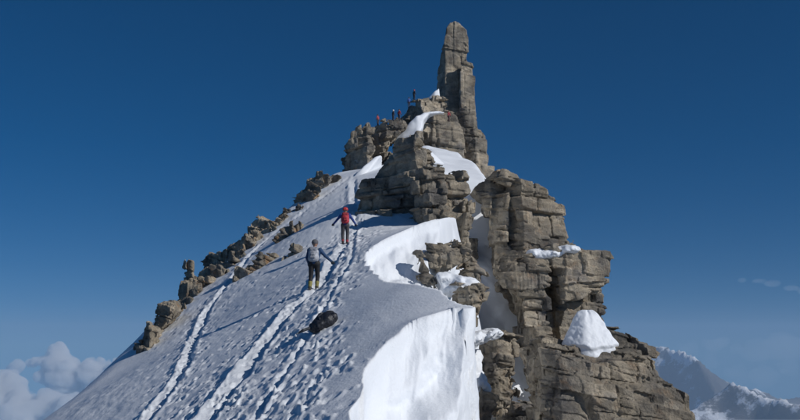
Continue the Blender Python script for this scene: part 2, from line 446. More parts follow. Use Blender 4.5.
    bay = np.where(~inside & (YY > 26) & (YY < 38.5), np.clip(dr / 0.3, 0, 1), 0)
    z = z + bay * (0.24 * fbm(X * 1.9, YY * 1.3, o, 4, 197) + 0.05 * fbm(X * 6, YY * 6, o, 3, 198))
    V = np.stack([X2.ravel(), Y2.ravel(), z.ravel()], 1)
    nr, nc = X.shape
    g = np.arange(nr * nc).reshape(nr, nc)
    Fq = np.stack([g[:-1, :-1].ravel(), g[:-1, 1:].ravel(), g[1:, 1:].ravel(), g[1:, :-1].ravel()], 1)
    o_ = link('snow_slope', mesh_arrays('snow_slope', V, Fq), M_SNOW)
    tag(o_, 'steep trampled snow slope rising to the rocky summit', kind='structure')
build_slope()
print('slope', round(time.time() - T0, 1))

# ------------------------------------------------------------------ sheets: gully, saddle, mountain flank, valley
def sheet(name, fn, x0, x1, y0, y1, step, mat, noise=0.08, nscale=0.6):
    xs = np.arange(x0, x1, step); ys = np.arange(y0, y1, step)
    X, Y = np.meshgrid(xs, ys); z = fn(X, Y) + noise * fbm(X * nscale, Y * nscale, 0 * X, 4, 11)
    g = np.arange(X.size).reshape(X.shape)
    Fq = np.stack([g[:-1, :-1].ravel(), g[:-1, 1:].ravel(), g[1:, 1:].ravel(), g[1:, :-1].ravel()], 1)
    return link(name, mesh_arrays(name, np.stack([X.ravel(), Y.ravel(), z.ravel()], 1), Fq), mat)
gc = np.array([at(*p) for p in ((500, 430, 46.2), (470, 430, 44.2), (540, 430, 47.2), (505, 350, 50.2), (475, 350, 49.2), (497, 300, 53.2), (470, 300, 52.2), (520, 300, 54.2), (490, 235, 57.2), (470, 230, 57.2), (505, 235, 58.2), (478, 195, 61.2), (470, 182, 63.2), (500, 190, 63.2))])
GFIT = tps_fit(gc, 0.5)
def gully_z(X, Y):
    c = np.interp(Y, [43, 50, 57, 65], [4.6, 4.9, 5.2, 4.8])
    return tps_eval(GFIT, X, Y) + 0.10 * (X - c) ** 2 - 0.12
gu = sheet('snow_gully', gully_z, 2.2, 9.5, 43.6, 63, 0.09, M_SNOW_SOFT, 0.34, 0.8)
tag(gu, 'shaded steep snow gully running down between the rock walls', 'snow gully')
sc_ = np.array([at(*p) for p in ((430, 172, 57), (465, 178, 58), (497, 180, 60), (505, 178, 62), (440, 158, 66), (475, 160, 70), (495, 166, 70), (430, 152, 80), (460, 153, 85), (490, 160, 90), (520, 190, 70))])
SFIT = tps_fit(sc_, 0.5)
sa = sheet('snow_saddle', lambda X, Y: tps_eval(SFIT, X, Y) - 2.6 * np.maximum(0, 58.2 - Y) - 0.5 * np.maximum(0, 2.8 - X) ** 2 - 1.5 * np.maximum(0, X - 5.5) ** 2 - 0.3 * np.maximum(0, Y - 85), 0.6, 9.2, 54.6, 89, 0.16, M_SNOW_SOFT, 0.30, 0.3)
tag(sa, 'bright white snow saddle below the big block under the summit pinnacle', 'snow patch')

def flank_z(X, Y):
    ax = np.clip(Y, -40, 170); d = np.hypot(np.maximum(0, np.maximum(X - 12, -X - 5)), Y - ax)
    return -4.6 - 0.95 * d - 14 * (1 - np.exp(-d / 60)) * fbm(X * 0.02, Y * 0.02, 0 * X, 4, 5)
xs = np.sign(np.linspace(-1, 1, 161)) * np.abs(np.linspace(-1, 1, 161)) ** 3 * 2300
X, Y = np.meshgrid(xs, xs + 60); z = np.maximum(flank_z(X, Y), -2210)
g = np.arange(X.size).reshape(X.shape)
Fq = np.stack([g[:-1, :-1].ravel(), g[:-1, 1:].ravel(), g[1:, 1:].ravel(), g[1:, :-1].ravel()], 1)

def alpine_material(name, snowline=-900, spread=500, seed=0.0):
    m, nt, b = new_mat(name)
    g = node(nt, 'ShaderNodeNewGeometry')
    n = node(nt, 'ShaderNodeTexNoise', Scale=0.0016, Detail=9.0, Roughness=0.68); nt.links.new(g.outputs['Position'], n.inputs['Vector'])
    sp = node(nt, 'ShaderNodeSeparateXYZ'); nt.links.new(g.outputs['Position'], sp.inputs[0])
    sn = node(nt, 'ShaderNodeSeparateXYZ'); nt.links.new(g.outputs['Normal'], sn.inputs[0])
    h = node(nt, 'ShaderNodeMapRange'); h.inputs[1].default_value = snowline - spread; h.inputs[2].default_value = snowline + spread; h.inputs[4].default_value = 0.35; nt.links.new(sp.outputs[2], h.inputs[0])
    a = nt.nodes.new('ShaderNodeMath'); a.operation = 'MULTIPLY_ADD'; a.inputs[1].default_value = 2.0; nt.links.new(n.outputs[0], a.inputs[0]); nt.links.new(h.outputs[0], a.inputs[2])
    s = nt.nodes.new('ShaderNodeMath'); s.operation = 'MULTIPLY_ADD'; s.inputs[1].default_value = 0.5; nt.links.new(sn.outputs[2], s.inputs[0]); nt.links.new(a.outputs[0], s.inputs[2])
    f = ramp(nt, s.outputs[0], [(0.0, 0.0), (1.0, 1.0)])
    mr = node(nt, 'ShaderNodeMapRange'); mr.inputs[1].default_value = 1.57; mr.inputs[2].default_value = 1.68; nt.links.new(s.outputs[0], mr.inputs[0])
    rk = ramp(nt, n.outputs[0], [(0.3, (0.06, 0.06, 0.065)), (0.7, (0.16, 0.15, 0.14))])
    c = mix(nt, mr.outputs[0], rk.outputs[0], (0.82, 0.84, 0.88))
    nt.links.new(c, b.inputs['Base Color']); b.inputs['Roughness'].default_value = 0.9
    bp = node(nt, 'ShaderNodeBump', Strength=0.8, Distance=60.0); nt.links.new(n.outputs[0], bp.inputs['Height']); nt.links.new(bp.outputs[0], b.inputs['Normal'])
    return m
M_ALP = alpine_material('alpine_rock_and_snow', -350, 900)
M_FLANK = alpine_material('flank_rock_and_snow', 100, 600)
fl = link('mountain_flank', mesh_arrays('mountain_flank', np.stack([X.ravel(), Y.ravel(), z.ravel()], 1), Fq), M_FLANK)
tag(fl, kind='structure')
xs = np.linspace(-19000, 19000, 121); X, Y = np.meshgrid(xs, xs)
z = -2200 + 180 * fbm(X * 0.0004, Y * 0.0004, 0 * X, 5, 2) - 150
z = np.where((np.abs(X) < 3000) & (np.abs(Y) < 3000), np.minimum(z, -2230), z)
g = np.arange(X.size).reshape(X.shape)
Fq = np.stack([g[:-1, :-1].ravel(), g[:-1, 1:].ravel(), g[1:, 1:].ravel(), g[1:, :-1].ravel()], 1)
m, ntm, b = new_mat('valley_forest_and_meadow')
g_ = node(ntm, 'ShaderNodeNewGeometry'); n_ = node(ntm, 'ShaderNodeTexNoise', Scale=0.0009, Detail=8.0); ntm.links.new(g_.outputs['Position'], n_.inputs['Vector'])
r_ = ramp(ntm, n_.outputs[0], [(0.35, (0.03, 0.045, 0.025)), (0.55, (0.07, 0.085, 0.045)), (0.7, (0.14, 0.13, 0.10))]); ntm.links.new(r_.outputs[0], b.inputs['Base Color'])
va = link('valley_ground', mesh_arrays('valley_ground', np.stack([X.ravel(), Y.ravel(), z.ravel()], 1), Fq), m); tag(va, kind='structure')

# far mountains in the haze: ridge lines given as (pixel x, pixel y, distance)
def range_mesh(name, ridge, y0, y1, xw, step, seed, fallf, fallb, rough):
    RP = np.array([at(*p) for p in ridge])
    xs = np.arange(RP[0, 0] - xw, RP[-1, 0] + xw, step); ys = np.arange(y0, y1, step)
    X, Y = np.meshgrid(xs, ys)
    t = X + 500 * fbm(X * 0.0004, Y * 0.0004, 0 * X, 3, seed + 9)
    zr = np.interp(t, RP[:, 0], RP[:, 2]); yr = np.interp(t, RP[:, 0], RP[:, 1])
    d = Y - yr
    z = zr - np.where(d < 0, -d * fallf, d * fallb)
    rid = fbm(X * 0.00075, Y * 0.00075, 0 * X, 6, seed, 0.52, ridged=True)
    z = z + rough * (rid - 0.55) * np.clip(np.abs(d) / 700, 0.25, 1.2) + 20 * fbm(X * 0.006, Y * 0.006, 0 * X, 3, seed + 30, ridged=True)
    edge = np.minimum.reduce([X - xs[0], xs[-1] - X, Y - ys[0], ys[-1] - Y])
    z = z - np.maximum(0, 1500 - edge) * 0.6
    z = np.maximum(z, -2600)
    g = np.arange(X.size).reshape(X.shape)
    Fq = np.stack([g[:-1, :-1].ravel(), g[:-1, 1:].ravel(), g[1:, 1:].ravel(), g[1:, :-1].ravel()], 1)
    o = link(name, mesh_arrays(name, np.stack([X.ravel(), Y.ravel(), z.ravel()], 1), Fq), M_ALP)
    tag(o, kind='structure'); return o
range_mesh('distant_mountains', [(560, 350, 15500), (635, 338, 15500), (662, 343, 15000), (680, 352, 14500), (700, 372, 14200), (730, 386, 14500), (760, 392, 15000), (800, 396, 15500), (900, 385, 16000)], 10500, 18500, 2500, 50, 3, 0.62, 0.7, 520)
range_mesh('distant_mountains', [(650, 420, 9800), (700, 395, 10000), (724, 381, 10000), (745, 388, 9800), (775, 398, 9500), (800, 404, 9300), (900, 420, 9000)], 6800, 12000, 1500, 40, 17, 0.75, 0.8, 330)
print('sheets', round(time.time() - T0, 1))

# ------------------------------------------------------------------ crags
def poly_sdf(x, z, P):
    d = np.full(x.shape, 1e9, np.float32); ins = np.zeros(x.shape, bool); n = len(P); j = n - 1
    for i in range(n):
        ax, az = P[i]; bx, bz = P[j]
        ex, ez = bx - ax, bz - az; wx, wz = x - ax, z - az
        t = np.clip((wx * ex + wz * ez) / (ex * ex + ez * ez + 1e-9), 0, 1)
        d = np.minimum(d, (wx - ex * t) ** 2 + (wz - ez * t) ** 2)
        c = ((az > z) != (bz > z)) & (x < ex * (z - az) / (ez + (1e-12 if ez >= 0 else -1e-12)) + ax)
        ins ^= c; j = i
    d = np.sqrt(d); return np.where(ins, -d, d)
def jcell(a, L, layer, seed, merge=0.0):        # jittered joints along one direction, own set in each layer
    a = a / L; k = np.floor(a).astype(np.int32); z0 = np.zeros_like(k)
    f = a - k
    b0 = 0.33 * (hash3(k, layer, z0, seed) * 2 - 1)
    b1 = 1 + 0.33 * (hash3(k + 1, layer, z0, seed) * 2 - 1)
    kk = np.where(f < b0, k - 1, np.where(f > b1, k + 1, k))
    dist = np.minimum(np.abs(f - b0), np.abs(f - b1)) * L
    if merge:                                   # some neighbours stay one larger block
        g = kk >> 1; mg = hash3(g, layer + 77, z0, seed + 9) < merge
        dist = np.where(mg & (np.where(f < 0.5, b0, b1) * 0 + ((kk & 1) == (f > 0.5)) == 0), dist * 3, dist)
        kk = np.where(mg, g * 2, kk)
    return kk, dist
def blocks(x, y, z, S, seed, dip, phi, lay, jnt, warp):
    q = np.float32(0.5 / S)
    wx = np.float32(warp) * fbm(x * q, y * q, z * q, 2, seed + 5)
    wz = np.float32(warp) * fbm(x * q + 40, y * q, z * q, 2, seed + 6)
    s = z + np.float32(dip[0]) * x + np.float32(dip[1]) * y + wz
    li, dz_ = jcell(s, lay, np.zeros(s.shape, np.int32), seed + 1, 0.6)
    o = np.zeros_like(li)
    cp, sp = np.float32(math.cos(phi)), np.float32(math.sin(phi))
    a = x * cp + y * sp + wx + hash3(li, o, o, seed + 2) * np.float32(jnt)
    b = -x * sp + y * cp + wx * np.float32(0.5) + hash3(li, o + 1, o, seed + 2) * np.float32(jnt)
    ka, da = jcell(a, jnt, li, seed + 3, 0.35); kb, db = jcell(b, jnt * 1.1, li, seed + 4, 0.35)
    return li, ka, kb, dz_, np.minimum(da, db), s, a, b
def facet(bl, seed, lay, jnt):                  # every block: its own stand-out and its own tilted face
    li, ka, kb, _, _, s, a, b = bl
    r = hash3(li, ka, kb, seed) - np.float32(0.5)
    t1 = hash3(li, ka, kb, seed + 1) - np.float32(0.5); t2 = hash3(li, ka, kb, seed + 2) - np.float32(0.5)
    return r + np.float32(0.9) * t1 * (s / np.float32(lay) - li - np.float32(0.5)) + np.float32(0.9) * t2 * (a / np.float32(jnt) - ka - np.float32(0.5))
def grid2d(m, lo, hi, h):                       # outline distance sampled once on a fine front-view grid
    P = [(p[0], p[2]) for p in (at(px, py, m['y']) for px, py in m['poly'])]
    xs = np.arange(lo[0] - 1, hi[0] + 1 + h, h); zs = np.arange(lo[2] - 1, hi[2] + 1 + h, h)
    gx, gz = np.meshgrid(xs, zs, indexing='ij')
    return poly_sdf(gx, gz, P).astype(np.float32), xs[0], zs[0], h, min(p[1] for p in P)
def mass_sdf(x, y, z, m, G=None):
    y0 = m['y']
    xe = np.float32(at(m.get('edge', sum(p[0] for p in m['poly']) / len(m['poly'])), 300, y0)[0])
    if G is None:
        P = [(p[0], p[2]) for p in (at(px, py, y0) for px, py in m['poly'])]
        zb = min(p[1] for p in P); dp = poly_sdf(x, z, P)
    else:
        A, x0, z0, h, zb = G
        fx = np.clip((x - np.float32(x0)) / np.float32(h), 0, A.shape[0] - 1.001); fz = np.clip((z - np.float32(z0)) / np.float32(h), 0, A.shape[1] - 1.001)
        i = fx.astype(np.int32); k = fz.astype(np.int32); fx = fx - i; fz = fz - k
        dp = (A[i, k] * (1 - fx) + A[i + 1, k] * fx) * (1 - fz) + (A[i, k + 1] * (1 - fx) + A[i + 1, k + 1] * fx) * fz
    kl, kr, lean = m.get('kl', 0.8), m.get('kr', 0.35), m.get('lean', 0.06)
    yf = y0 + np.float32(kl) * np.maximum(0, xe - x) + np.float32(kr) * np.maximum(0, x - xe) + np.float32(lean) * (z - np.float32(zb))
    kk = np.where(x < xe, np.float32(1 / math.sqrt(1 + kl * kl + lean * lean)), np.float32(1 / math.sqrt(1 + kr * kr + lean * lean)))
    df = (yf - y) * kk
    dp = dp + np.float32(m.get('taper', 0.18)) * np.maximum(0, y - yf)
    return np.maximum(np.maximum(dp, df), y - np.float32(y0 + m['t']))
CRAGS = []
def crag(*a, **k): CRAGS.append((a, k))
def crag_compute(name, label, masses, h=None, seed=1, mat=None, lay=0.8, jnt=1.7, amp=0.30, dip=(0.05, 0.0), phi=0.5, group=None, minfaces=70, cat='rock', fine=0.05, warp=0.4, groove=1.0, grow=0.0):
    f4 = np.float32
    ym = min(m['y'] for m in masses)
    h = h or ym / 850.0
    H = np.array([h, 1.5 * h, h])
    lo = np.array([1e9] * 3); hi = -lo
    for m in masses:
        for px, py in m['poly']:
            p = at(px, py, m['y']); lo = np.minimum(lo, p); hi = np.maximum(hi, p)
        hi[1] = max(hi[1], m['y'] + m['t'])
    pad = grow + amp * 1.5 + 3 * h + fine
    lo -= pad; hi += pad
    n = np.ceil((hi - lo) / H).astype(int) + 2
    GS = [grid2d(m, lo, hi, h) for m in masses]
    cs = 3
    nc = (n + cs - 1) // cs + 1
    cx, cy, cz = np.meshgrid(*[(lo[i] + np.arange(nc[i]) * H[i] * cs + H[i]).astype(f4) for i in range(3)], indexing='ij')
    base = np.full(cx.shape, 1e9, f4)
    for m, G in zip(masses, GS): base = np.minimum(base, mass_sdf(cx, cy, cz, m, G))
    lim = grow + amp * 1.9 + 0.35 * lay * 0.8 + fine
    band_c = np.abs(base) < lim + cs * h * 1.6
    up = lambda a: np.repeat(np.repeat(np.repeat(a, cs, 0), cs, 1), cs, 2)[:n[0], :n[1], :n[2]]
    Fd = up(base).astype(f4); bm = up(band_c)
    ii = np.argwhere(bm)
    x = (lo[0] + ii[:, 0] * H[0]).astype(f4); y = (lo[1] + ii[:, 1] * H[1]).astype(f4); z = (lo[2] + ii[:, 2] * H[2]).astype(f4)
    w1 = f4(min(0.24 * lay, 3.2 * h)); q = f4(1 / (2.2 * lay))
    xw = x + w1 * fbm(x * q, y * q, z * q, 2, seed + 70)
    zw = z + w1 * f4(0.8) * fbm(x * q + 9, y * q, z * q, 2, seed + 71)
    v = np.full(x.shape, 1e9, f4)
    for m, G in zip(masses, GS): v = np.minimum(v, mass_sdf(xw, y, zw, m, G))
    v = v - f4(grow)
    sel = np.abs(v) < amp * 2.1 + fine + 1.5 * h
    x, y, z, vv = x[sel], y[sel], z[sel], v[sel]
    bl = blocks(x, y, z, lay * 2, seed, dip, phi, lay, jnt, warp); dz_, dj = bl[3], bl[4]
    vv = vv + f4(amp * 1.25) * facet(bl, seed + 11, lay, jnt)
    bl3 = blocks(x - 13, y + 5, z, lay * 4, seed + 90, (dip[0] - 0.12, dip[1]), phi - 0.2, lay * 2.7, jnt * 2.1, warp * 1.8)
    vv = vv + f4(amp * 1.0) * facet(bl3, seed + 97, lay * 2.7, jnt * 2.1)
    q = f4(1 / (1.5 * lay))
    crk = np.clip(0.35 + 1.2 * vnoise(x * q, y * q, z * q, seed + 12), 0.0, 1)
    gw = max(0.05 * lay, 1.05 * h)
    vv = vv + f4(groove * 0.75 * amp) * crk * np.maximum(np.exp(-(dz_ / gw) ** 2), np.exp(-(dj / gw) ** 2))
    bl2 = blocks(x + 31, y - 7, z, lay, seed + 40, (dip[0] + 0.10, dip[1]), phi + 0.35, lay * 0.42, jnt * 0.42, warp * 0.6)
    vv = vv + f4(amp * 0.5) * facet(bl2, seed + 13, lay * 0.42, jnt * 0.42)
    vv = vv + f4(amp * 0.20) * crk * np.exp(-(bl2[3] / (0.7 * gw)) ** 2)
    q = f4(2.3 / lay)
    vv = vv + f4(fine) * fbm(x * q, y * q, z * q, 3, seed + 14)
    v[sel] = vv
    Fd[bm] = v
    for a_ in range(3):
        for e_ in (0, -1):
            sl = [slice(None)] * 3; sl[a_] = e_; Fd[tuple(sl)] = np.maximum(Fd[tuple(sl)], 0.01)
    V, Q = surface_nets(Fd, np.zeros(3), 1.0)
    # keep the big connected body only: specks and inner hollows go
    lab = np.arange(len(V))
    e0 = np.concatenate([Q[:, 0], Q[:, 1], Q[:, 2], Q[:, 3]]); e1 = np.concatenate([Q[:, 1], Q[:, 2], Q[:, 3], Q[:, 0]])
    for _ in range(400):
        old = lab.copy()
        np.minimum.at(lab, e0, lab[e1]); lab = lab[lab]; lab = lab[lab]
        if (lab == old).all(): break
    cn = np.bincount(lab, minlength=len(V)); keep = cn[lab[Q[:, 0]]] > max(0.02 * len(V), 150)
    Q = Q[keep]
    V = V * H + lo
    C = V[Q].mean(1).astype(f4)
    li, ka, kb = blocks(C[:, 0], C[:, 1], C[:, 2], lay * 2, seed, dip, phi, lay, jnt, warp)[:3]
    key = (li.astype(np.int64) + 500) * 1000003 + (ka + 500) * 1009 + (kb + 500)
    uq, inv, cnt = np.unique(key, return_inverse=True, return_counts=True)
    return V, Q, inv, cnt, np.array([(lo[0] + hi[0]) / 2, ym, lo[2]]), n
def crag_build(V, Q, inv, cnt, L, n, name, label, masses, mat=None, group=None, minfaces=70, cat='rock', **_k):
    root = empty(name, tuple(float(v) for v in L)); tag(root, label, cat, group)
    order = [k for k in np.argsort(-cnt)[:250] if cnt[k] >= minfaces]
    own = np.full(len(cnt), -1); own[order] = np.arange(len(order))
    oid = own[inv]
    def piece(nm, sel):
        q = Q[sel]; u, iv = np.unique(q, return_inverse=True)
        return link(nm, mesh_arrays(nm, V[u] - L, iv.reshape(q.shape), False), mat or M_ROCK, root)
    srt = np.argsort(oid, kind='stable'); so = oid[srt]
    bounds = np.searchsorted(so, np.arange(len(order) + 1))
    rest = [srt[:bounds[0]]]
    for k in range(len(order)):                 # one object for each connected block
        sel = srt[bounds[k]:bounds[k + 1]]
        u, iv = np.unique(Q[sel], return_inverse=True); iv = iv.reshape(-1, 4)
        lab = np.arange(len(u)); e0 = iv.ravel(); e1 = np.roll(iv, -1, 1).ravel()
        while True:
            old = lab.copy(); m_ = np.minimum(lab[e0], lab[e1]); np.minimum.at(lab, e0, m_); np.minimum.at(lab, e1, m_); lab = lab[lab]
            if (lab == old).all(): break
        fl_ = lab[iv[:, 0]]
        for c_ in np.unique(fl_):
            ss = sel[fl_ == c_]
            if len(ss) >= minfaces * 0.6: piece('rock_block', ss)
            else: rest.append(ss)
    rest = np.concatenate(rest)
    if len(rest): piece('rock_face', rest)['kind'] = 'stuff'
    print(name, n, len(Q), len(order), round(time.time() - T0, 1))
    return root
def build_all_crags():
    from concurrent.futures import ThreadPoolExecutor
    with ThreadPoolExecutor(4) as ex:
        fut = [ex.submit(crag_compute, *a, **k) for a, k in CRAGS]
        for (a, k), f in zip(CRAGS, fut): crag_build(*f.result(), *a, **k)
def mass(poly, y, t, edge=None, kl=0.8, kr=0.35, lean=0.06, taper=0.18):
    d = dict(poly=poly, y=y, t=t, kl=kl, kr=kr, lean=lean, taper=taper)
    if edge is not None: d['edge'] = edge
    return d

crag('summit_pinnacle', 'tall slender grey rock pinnacle standing on the very summit', [
    mass([(436, 112), (437, 92), (438, 70), (440, 54), (445, 42), (447, 34), (448, 27), (452, 22), (456, 20), (461, 25), (466, 29), (468, 45), (467, 60), (474, 64), (475, 85), (477, 105), (480, 140), (437, 130)], 150, 7, 447, 2.2, 0.2, 0.02, 0.1),
    mass([(459, 100), (461, 60), (475, 63), (478, 110), (480, 140), (458, 140)], 148.5, 5, 463, 1.5, 0.2, 0.02)],
    seed=3, mat=M_ROCK_FAR, lay=3.2, jnt=2.1, amp=0.27, fine=0.15, dip=(0.25, 0), phi=0.30, minfaces=60, h=0.14, warp=0.5)
crag('summit_block', 'big rounded grey block at the foot of the summit pinnacle', [
    mass([(423, 135), (424, 116), (430, 108), (446, 106), (458, 110), (462, 120), (468, 140), (470, 176), (440, 176), (428, 158)], 136, 12, 434, 1.6, 0.15, 0.12, 0.1),
    mass([(456, 178), (458, 112), (466, 104), (478, 112), (482, 122), (490, 132), (492, 150), (491, 180)], 139, 10, 476, 0.5, 0.5, 0.05, 0.1)],
    seed=5, mat=M_ROCK_FAR, lay=2.6, jnt=4.4, amp=0.5, fine=0.12, dip=(0.1, 0), phi=0.4, minfaces=60, h=0.15)
crag('summit_ridge', 'dark jagged rock ridge leading up to the summit with climbers on it', [
    mass([(342, 176), (345, 150), (346, 135), (351, 119), (362, 115), (371, 122), (374, 140), (370, 160), (362, 178)], 124, 10, 366, 0.8, 0.3, 0.1, 0.1),
    mass([(366, 160), (370, 123), (380, 121), (390, 117), (398, 113), (404, 118), (396, 130), (388, 150), (376, 168)], 130, 9, 385, 1.0, 0.4, 0.25, 0.1),
    mass([(392, 130), (396, 113), (404, 106), (410, 102), (418, 100), (426, 98), (438, 94), (446, 101), (447, 122), (430, 126), (420, 130), (408, 138)], 138, 9, 420, 1.0, 0.3, 0.25, 0.1),
    mass([(374, 178), (388, 146), (400, 127), (412, 115), (425, 109), (447, 105), (447, 126), (428, 134), (430, 178)], 133.6, 8, 420, 0.6, 0.3, 0.45, 0.1),
    mass([(385, 178), (390, 150), (404, 141), (420, 132), (424, 142), (432, 155), (430, 176)], 126, 10, 408, 1.2, 0.3, 0.2, 0.1)],
    seed=9, mat=M_ROCK_FAR, lay=1.6, jnt=2.4, amp=0.75, fine=0.2, dip=(-0.15, 0), phi=0.6, minfaces=60, h=0.145)

crag('rock_buttress', 'dark layered rock buttress beside the snow slope below the summit ridge', [
    mass([(353, 236), (353, 205), (356, 186), (362, 174), (373, 160), (386, 151), (400, 144), (414, 142), (424, 150), (426, 176), (424, 236)], 47, 6.5, 417, 0.75, 0.3, 0.16, 0.12),
    mass([(384, 172), (388, 152), (398, 144), (412, 138), (422, 140), (433, 150), (441, 160), (430, 165), (418, 178), (395, 182)], 50, 7, 408, 0.9, 0.3, 0.25, 0.12),
    mass([(419, 242), (420, 190), (424, 172), (440, 168), (452, 169), (465, 171), (472, 180), (475, 196), (473, 212), (467, 232), (466, 242)], 44.6, 5.5, 429, 0.9, 0.25, 0.10, 0.12)],
    seed=21, lay=0.80, jnt=1.3, amp=0.36, dip=(-0.05, 0), phi=0.5)
crag('rock_tower', 'blocky tan rock tower rising above the snowy ledge', [
    mass([(497, 264), (496, 218), (499, 200), (504, 186), (516, 177), (522, 176), (540, 178), (556, 186), (562, 197), (570, 204), (572, 222), (575, 242), (562, 248), (558, 264)], 52, 8, 524, 0.95, 0.28, 0.10, 0.12),
    mass([(513, 316), (500, 264), (540, 250), (572, 250), (590, 262), (592, 305)], 52.4, 6, 520, 0.5, 0.2, 0.05, 0.1),  # hidden lower mass, added to keep a sunbeam off the gully snow
    mass([(492, 178), (492, 170), (501, 168), (518, 170), (522, 178), (510, 186)], 52.6, 5, 506, 0.6, 0.3, 0.1, 0.1),
    mass([(476, 186), (484, 177), (497, 173), (502, 186), (500, 206), (493, 215), (487, 213), (484, 197)], 53.5, 4, 492, 0.8, 0.3, 0.1, 0.1)],
    seed=33, lay=1.08, jnt=1.8, amp=0.32, dip=(0.10, 0), phi=0.42)
crag('rock_pillar', 'massive lower rock pillar with horizontal layers under the snowy ledge', [
    mass([(507, 276), (512, 266), (530, 264), (548, 266), (556, 300), (558, 440), (548, 440), (536, 405), (525, 352), (523, 326), (517, 297)], 45.6, 5, 516, 1.0, 0.12, 0.05, 0.12),
    mass([(544, 300), (546, 264), (556, 252), (580, 249), (604, 254), (610, 259), (609, 282), (602, 287), (560, 300)], 46.6, 5, 566, 0.8, 0.15, 0.05, 0.12),
    mass([(548, 440), (550, 290), (562, 284), (602, 287), (606, 300), (607, 325), (604, 345), (602, 440)], 47.2, 5, 560, 0.9, 0.15, 0.05, 0.12),
    mass([(498, 262), (506, 256), (530, 253), (556, 248), (582, 247), (590, 256), (560, 264), (530, 270), (508, 278), (500, 270)], 46.2, 7, 530, 0.5, 0.3, 0.0, 0.1)],
    seed=47, lay=0.66, jnt=1.4, amp=0.27, dip=(0.04, 0), phi=0.38)
crag('rock_outcrop', 'broad flat-topped brown rock outcrop carrying the snow dome', [
    mass([(549, 470), (548, 386), (549, 347), (562, 353), (592, 358), (616, 357), (638, 352), (654, 351), (660, 355), (667, 367), (681, 382), (699, 402), (704, 425), (712, 470)], 28.0, 5, 560, 1.1, 0.10, 0.18, 0.04),
    mass([(550, 372), (553, 344), (576, 346), (606, 347), (640, 342), (654, 347), (660, 372)], 29.2, 4, 560, 0.4, 0.1, 0.9, 0.02),
    mass([(600, 352), (606, 335), (612, 329), (632, 332), (635, 337), (650, 344), (652, 352)], 31.0, 3, 616, 0.4, 0.3, 0.3, 0.05)],
    seed=58, lay=0.52, jnt=1.2, amp=0.19, dip=(0.16, 0.05), phi=0.45, fine=0.04)

# small rocks at the edge of the gully
small = [
    ('gully_rock', 'grey slab block set below the bright snow scoop of the crest', [mass([(424, 256), (427, 243), (446, 241), (464, 241), (467, 250), (466, 259), (452, 264), (438, 271), (430, 268)], 34.6, 3.0, 434, 0.9, 0.2)], 61),
    ('gully_rock', 'small dark boulder tucked against the edge of the snow scoop', [mass([(410, 252), (416, 247), (424, 250), (430, 262), (438, 272), (442, 284), (436, 291), (420, 284), (415, 268), (417, 259)], 33.4, 2.4, 424, 0.8, 0.3)], 63),
    ('gully_rock', 'dark wedge of rock narrowing downwards beside the pointed snow lip', [mass([(446, 292), (452, 287), (468, 284), (484, 282), (487, 288), (480, 306), (472, 322), (466, 335), (455, 337), (450, 330), (462, 318)], 32.6, 3, 470, 1.0, 0.4)], 64),
    ('gully_rock', 'dark knob of rock beneath the small bright snow patch', [mass([(455, 282), (464, 262), (474, 256), (482, 268), (486, 284), (470, 292)], 35.4, 3, 466, 1.0, 0.4)], 72),
    ('gully_rock', 'large brown slab-topped rock standing in the lower gully', [mass([(478, 345), (480, 336), (496, 335), (516, 340), (518, 350), (515, 372), (513, 396), (508, 418), (496, 419), (490, 400), (484, 380), (480, 360)], 36.0, 3.5, 492, 0.9, 0.2, 0.02)], 65),
    ('gully_rock', 'flat dark ledge of rock jutting over the lower gully', [mass([(484, 337), (490, 330), (512, 331), (524, 336), (520, 343), (492, 341)], 36.6, 3, 500, 0.5, 0.2)], 66),
    ('gully_rock', 'low dark boulder at the foot of the lower gully', [mass([(467, 392), (472, 385), (484, 387), (494, 398), (492, 414), (500, 440), (466, 440), (470, 410)], 33.5, 3, 480, 0.8, 0.3)], 67),
    ('gully_rock', 'low dark rock shelf under the tall rock pillar', [mass([(496, 440), (499, 414), (508, 407), (536, 408), (546, 440)], 39.0, 4, 520, 0.6, 0.2)], 68),
    ('gully_rock', 'small dark stone poking through the shaded gully snow beside the buttress', [mass([(468, 244), (474, 239), (480, 243), (480, 253), (472, 256)], 55.0, 3, 474, 0.8, 0.4)], 69),
    ('gully_rock', 'small dark stone lodged in the shaded gully against the pillar', [mass([(494, 282), (500, 277), (508, 280), (506, 290), (498, 293)], 51.8, 3, 500, 0.8, 0.4)], 70),
]
for nm, lb, ms, sd_ in small:
    crag(nm, lb, ms, seed=sd_, lay=0.42, jnt=0.9, amp=0.20, fine=0.05, dip=(0.06, 0), phi=0.5, group='rocks edging the snow gully', h=0.045, minfaces=60, cat='rock')

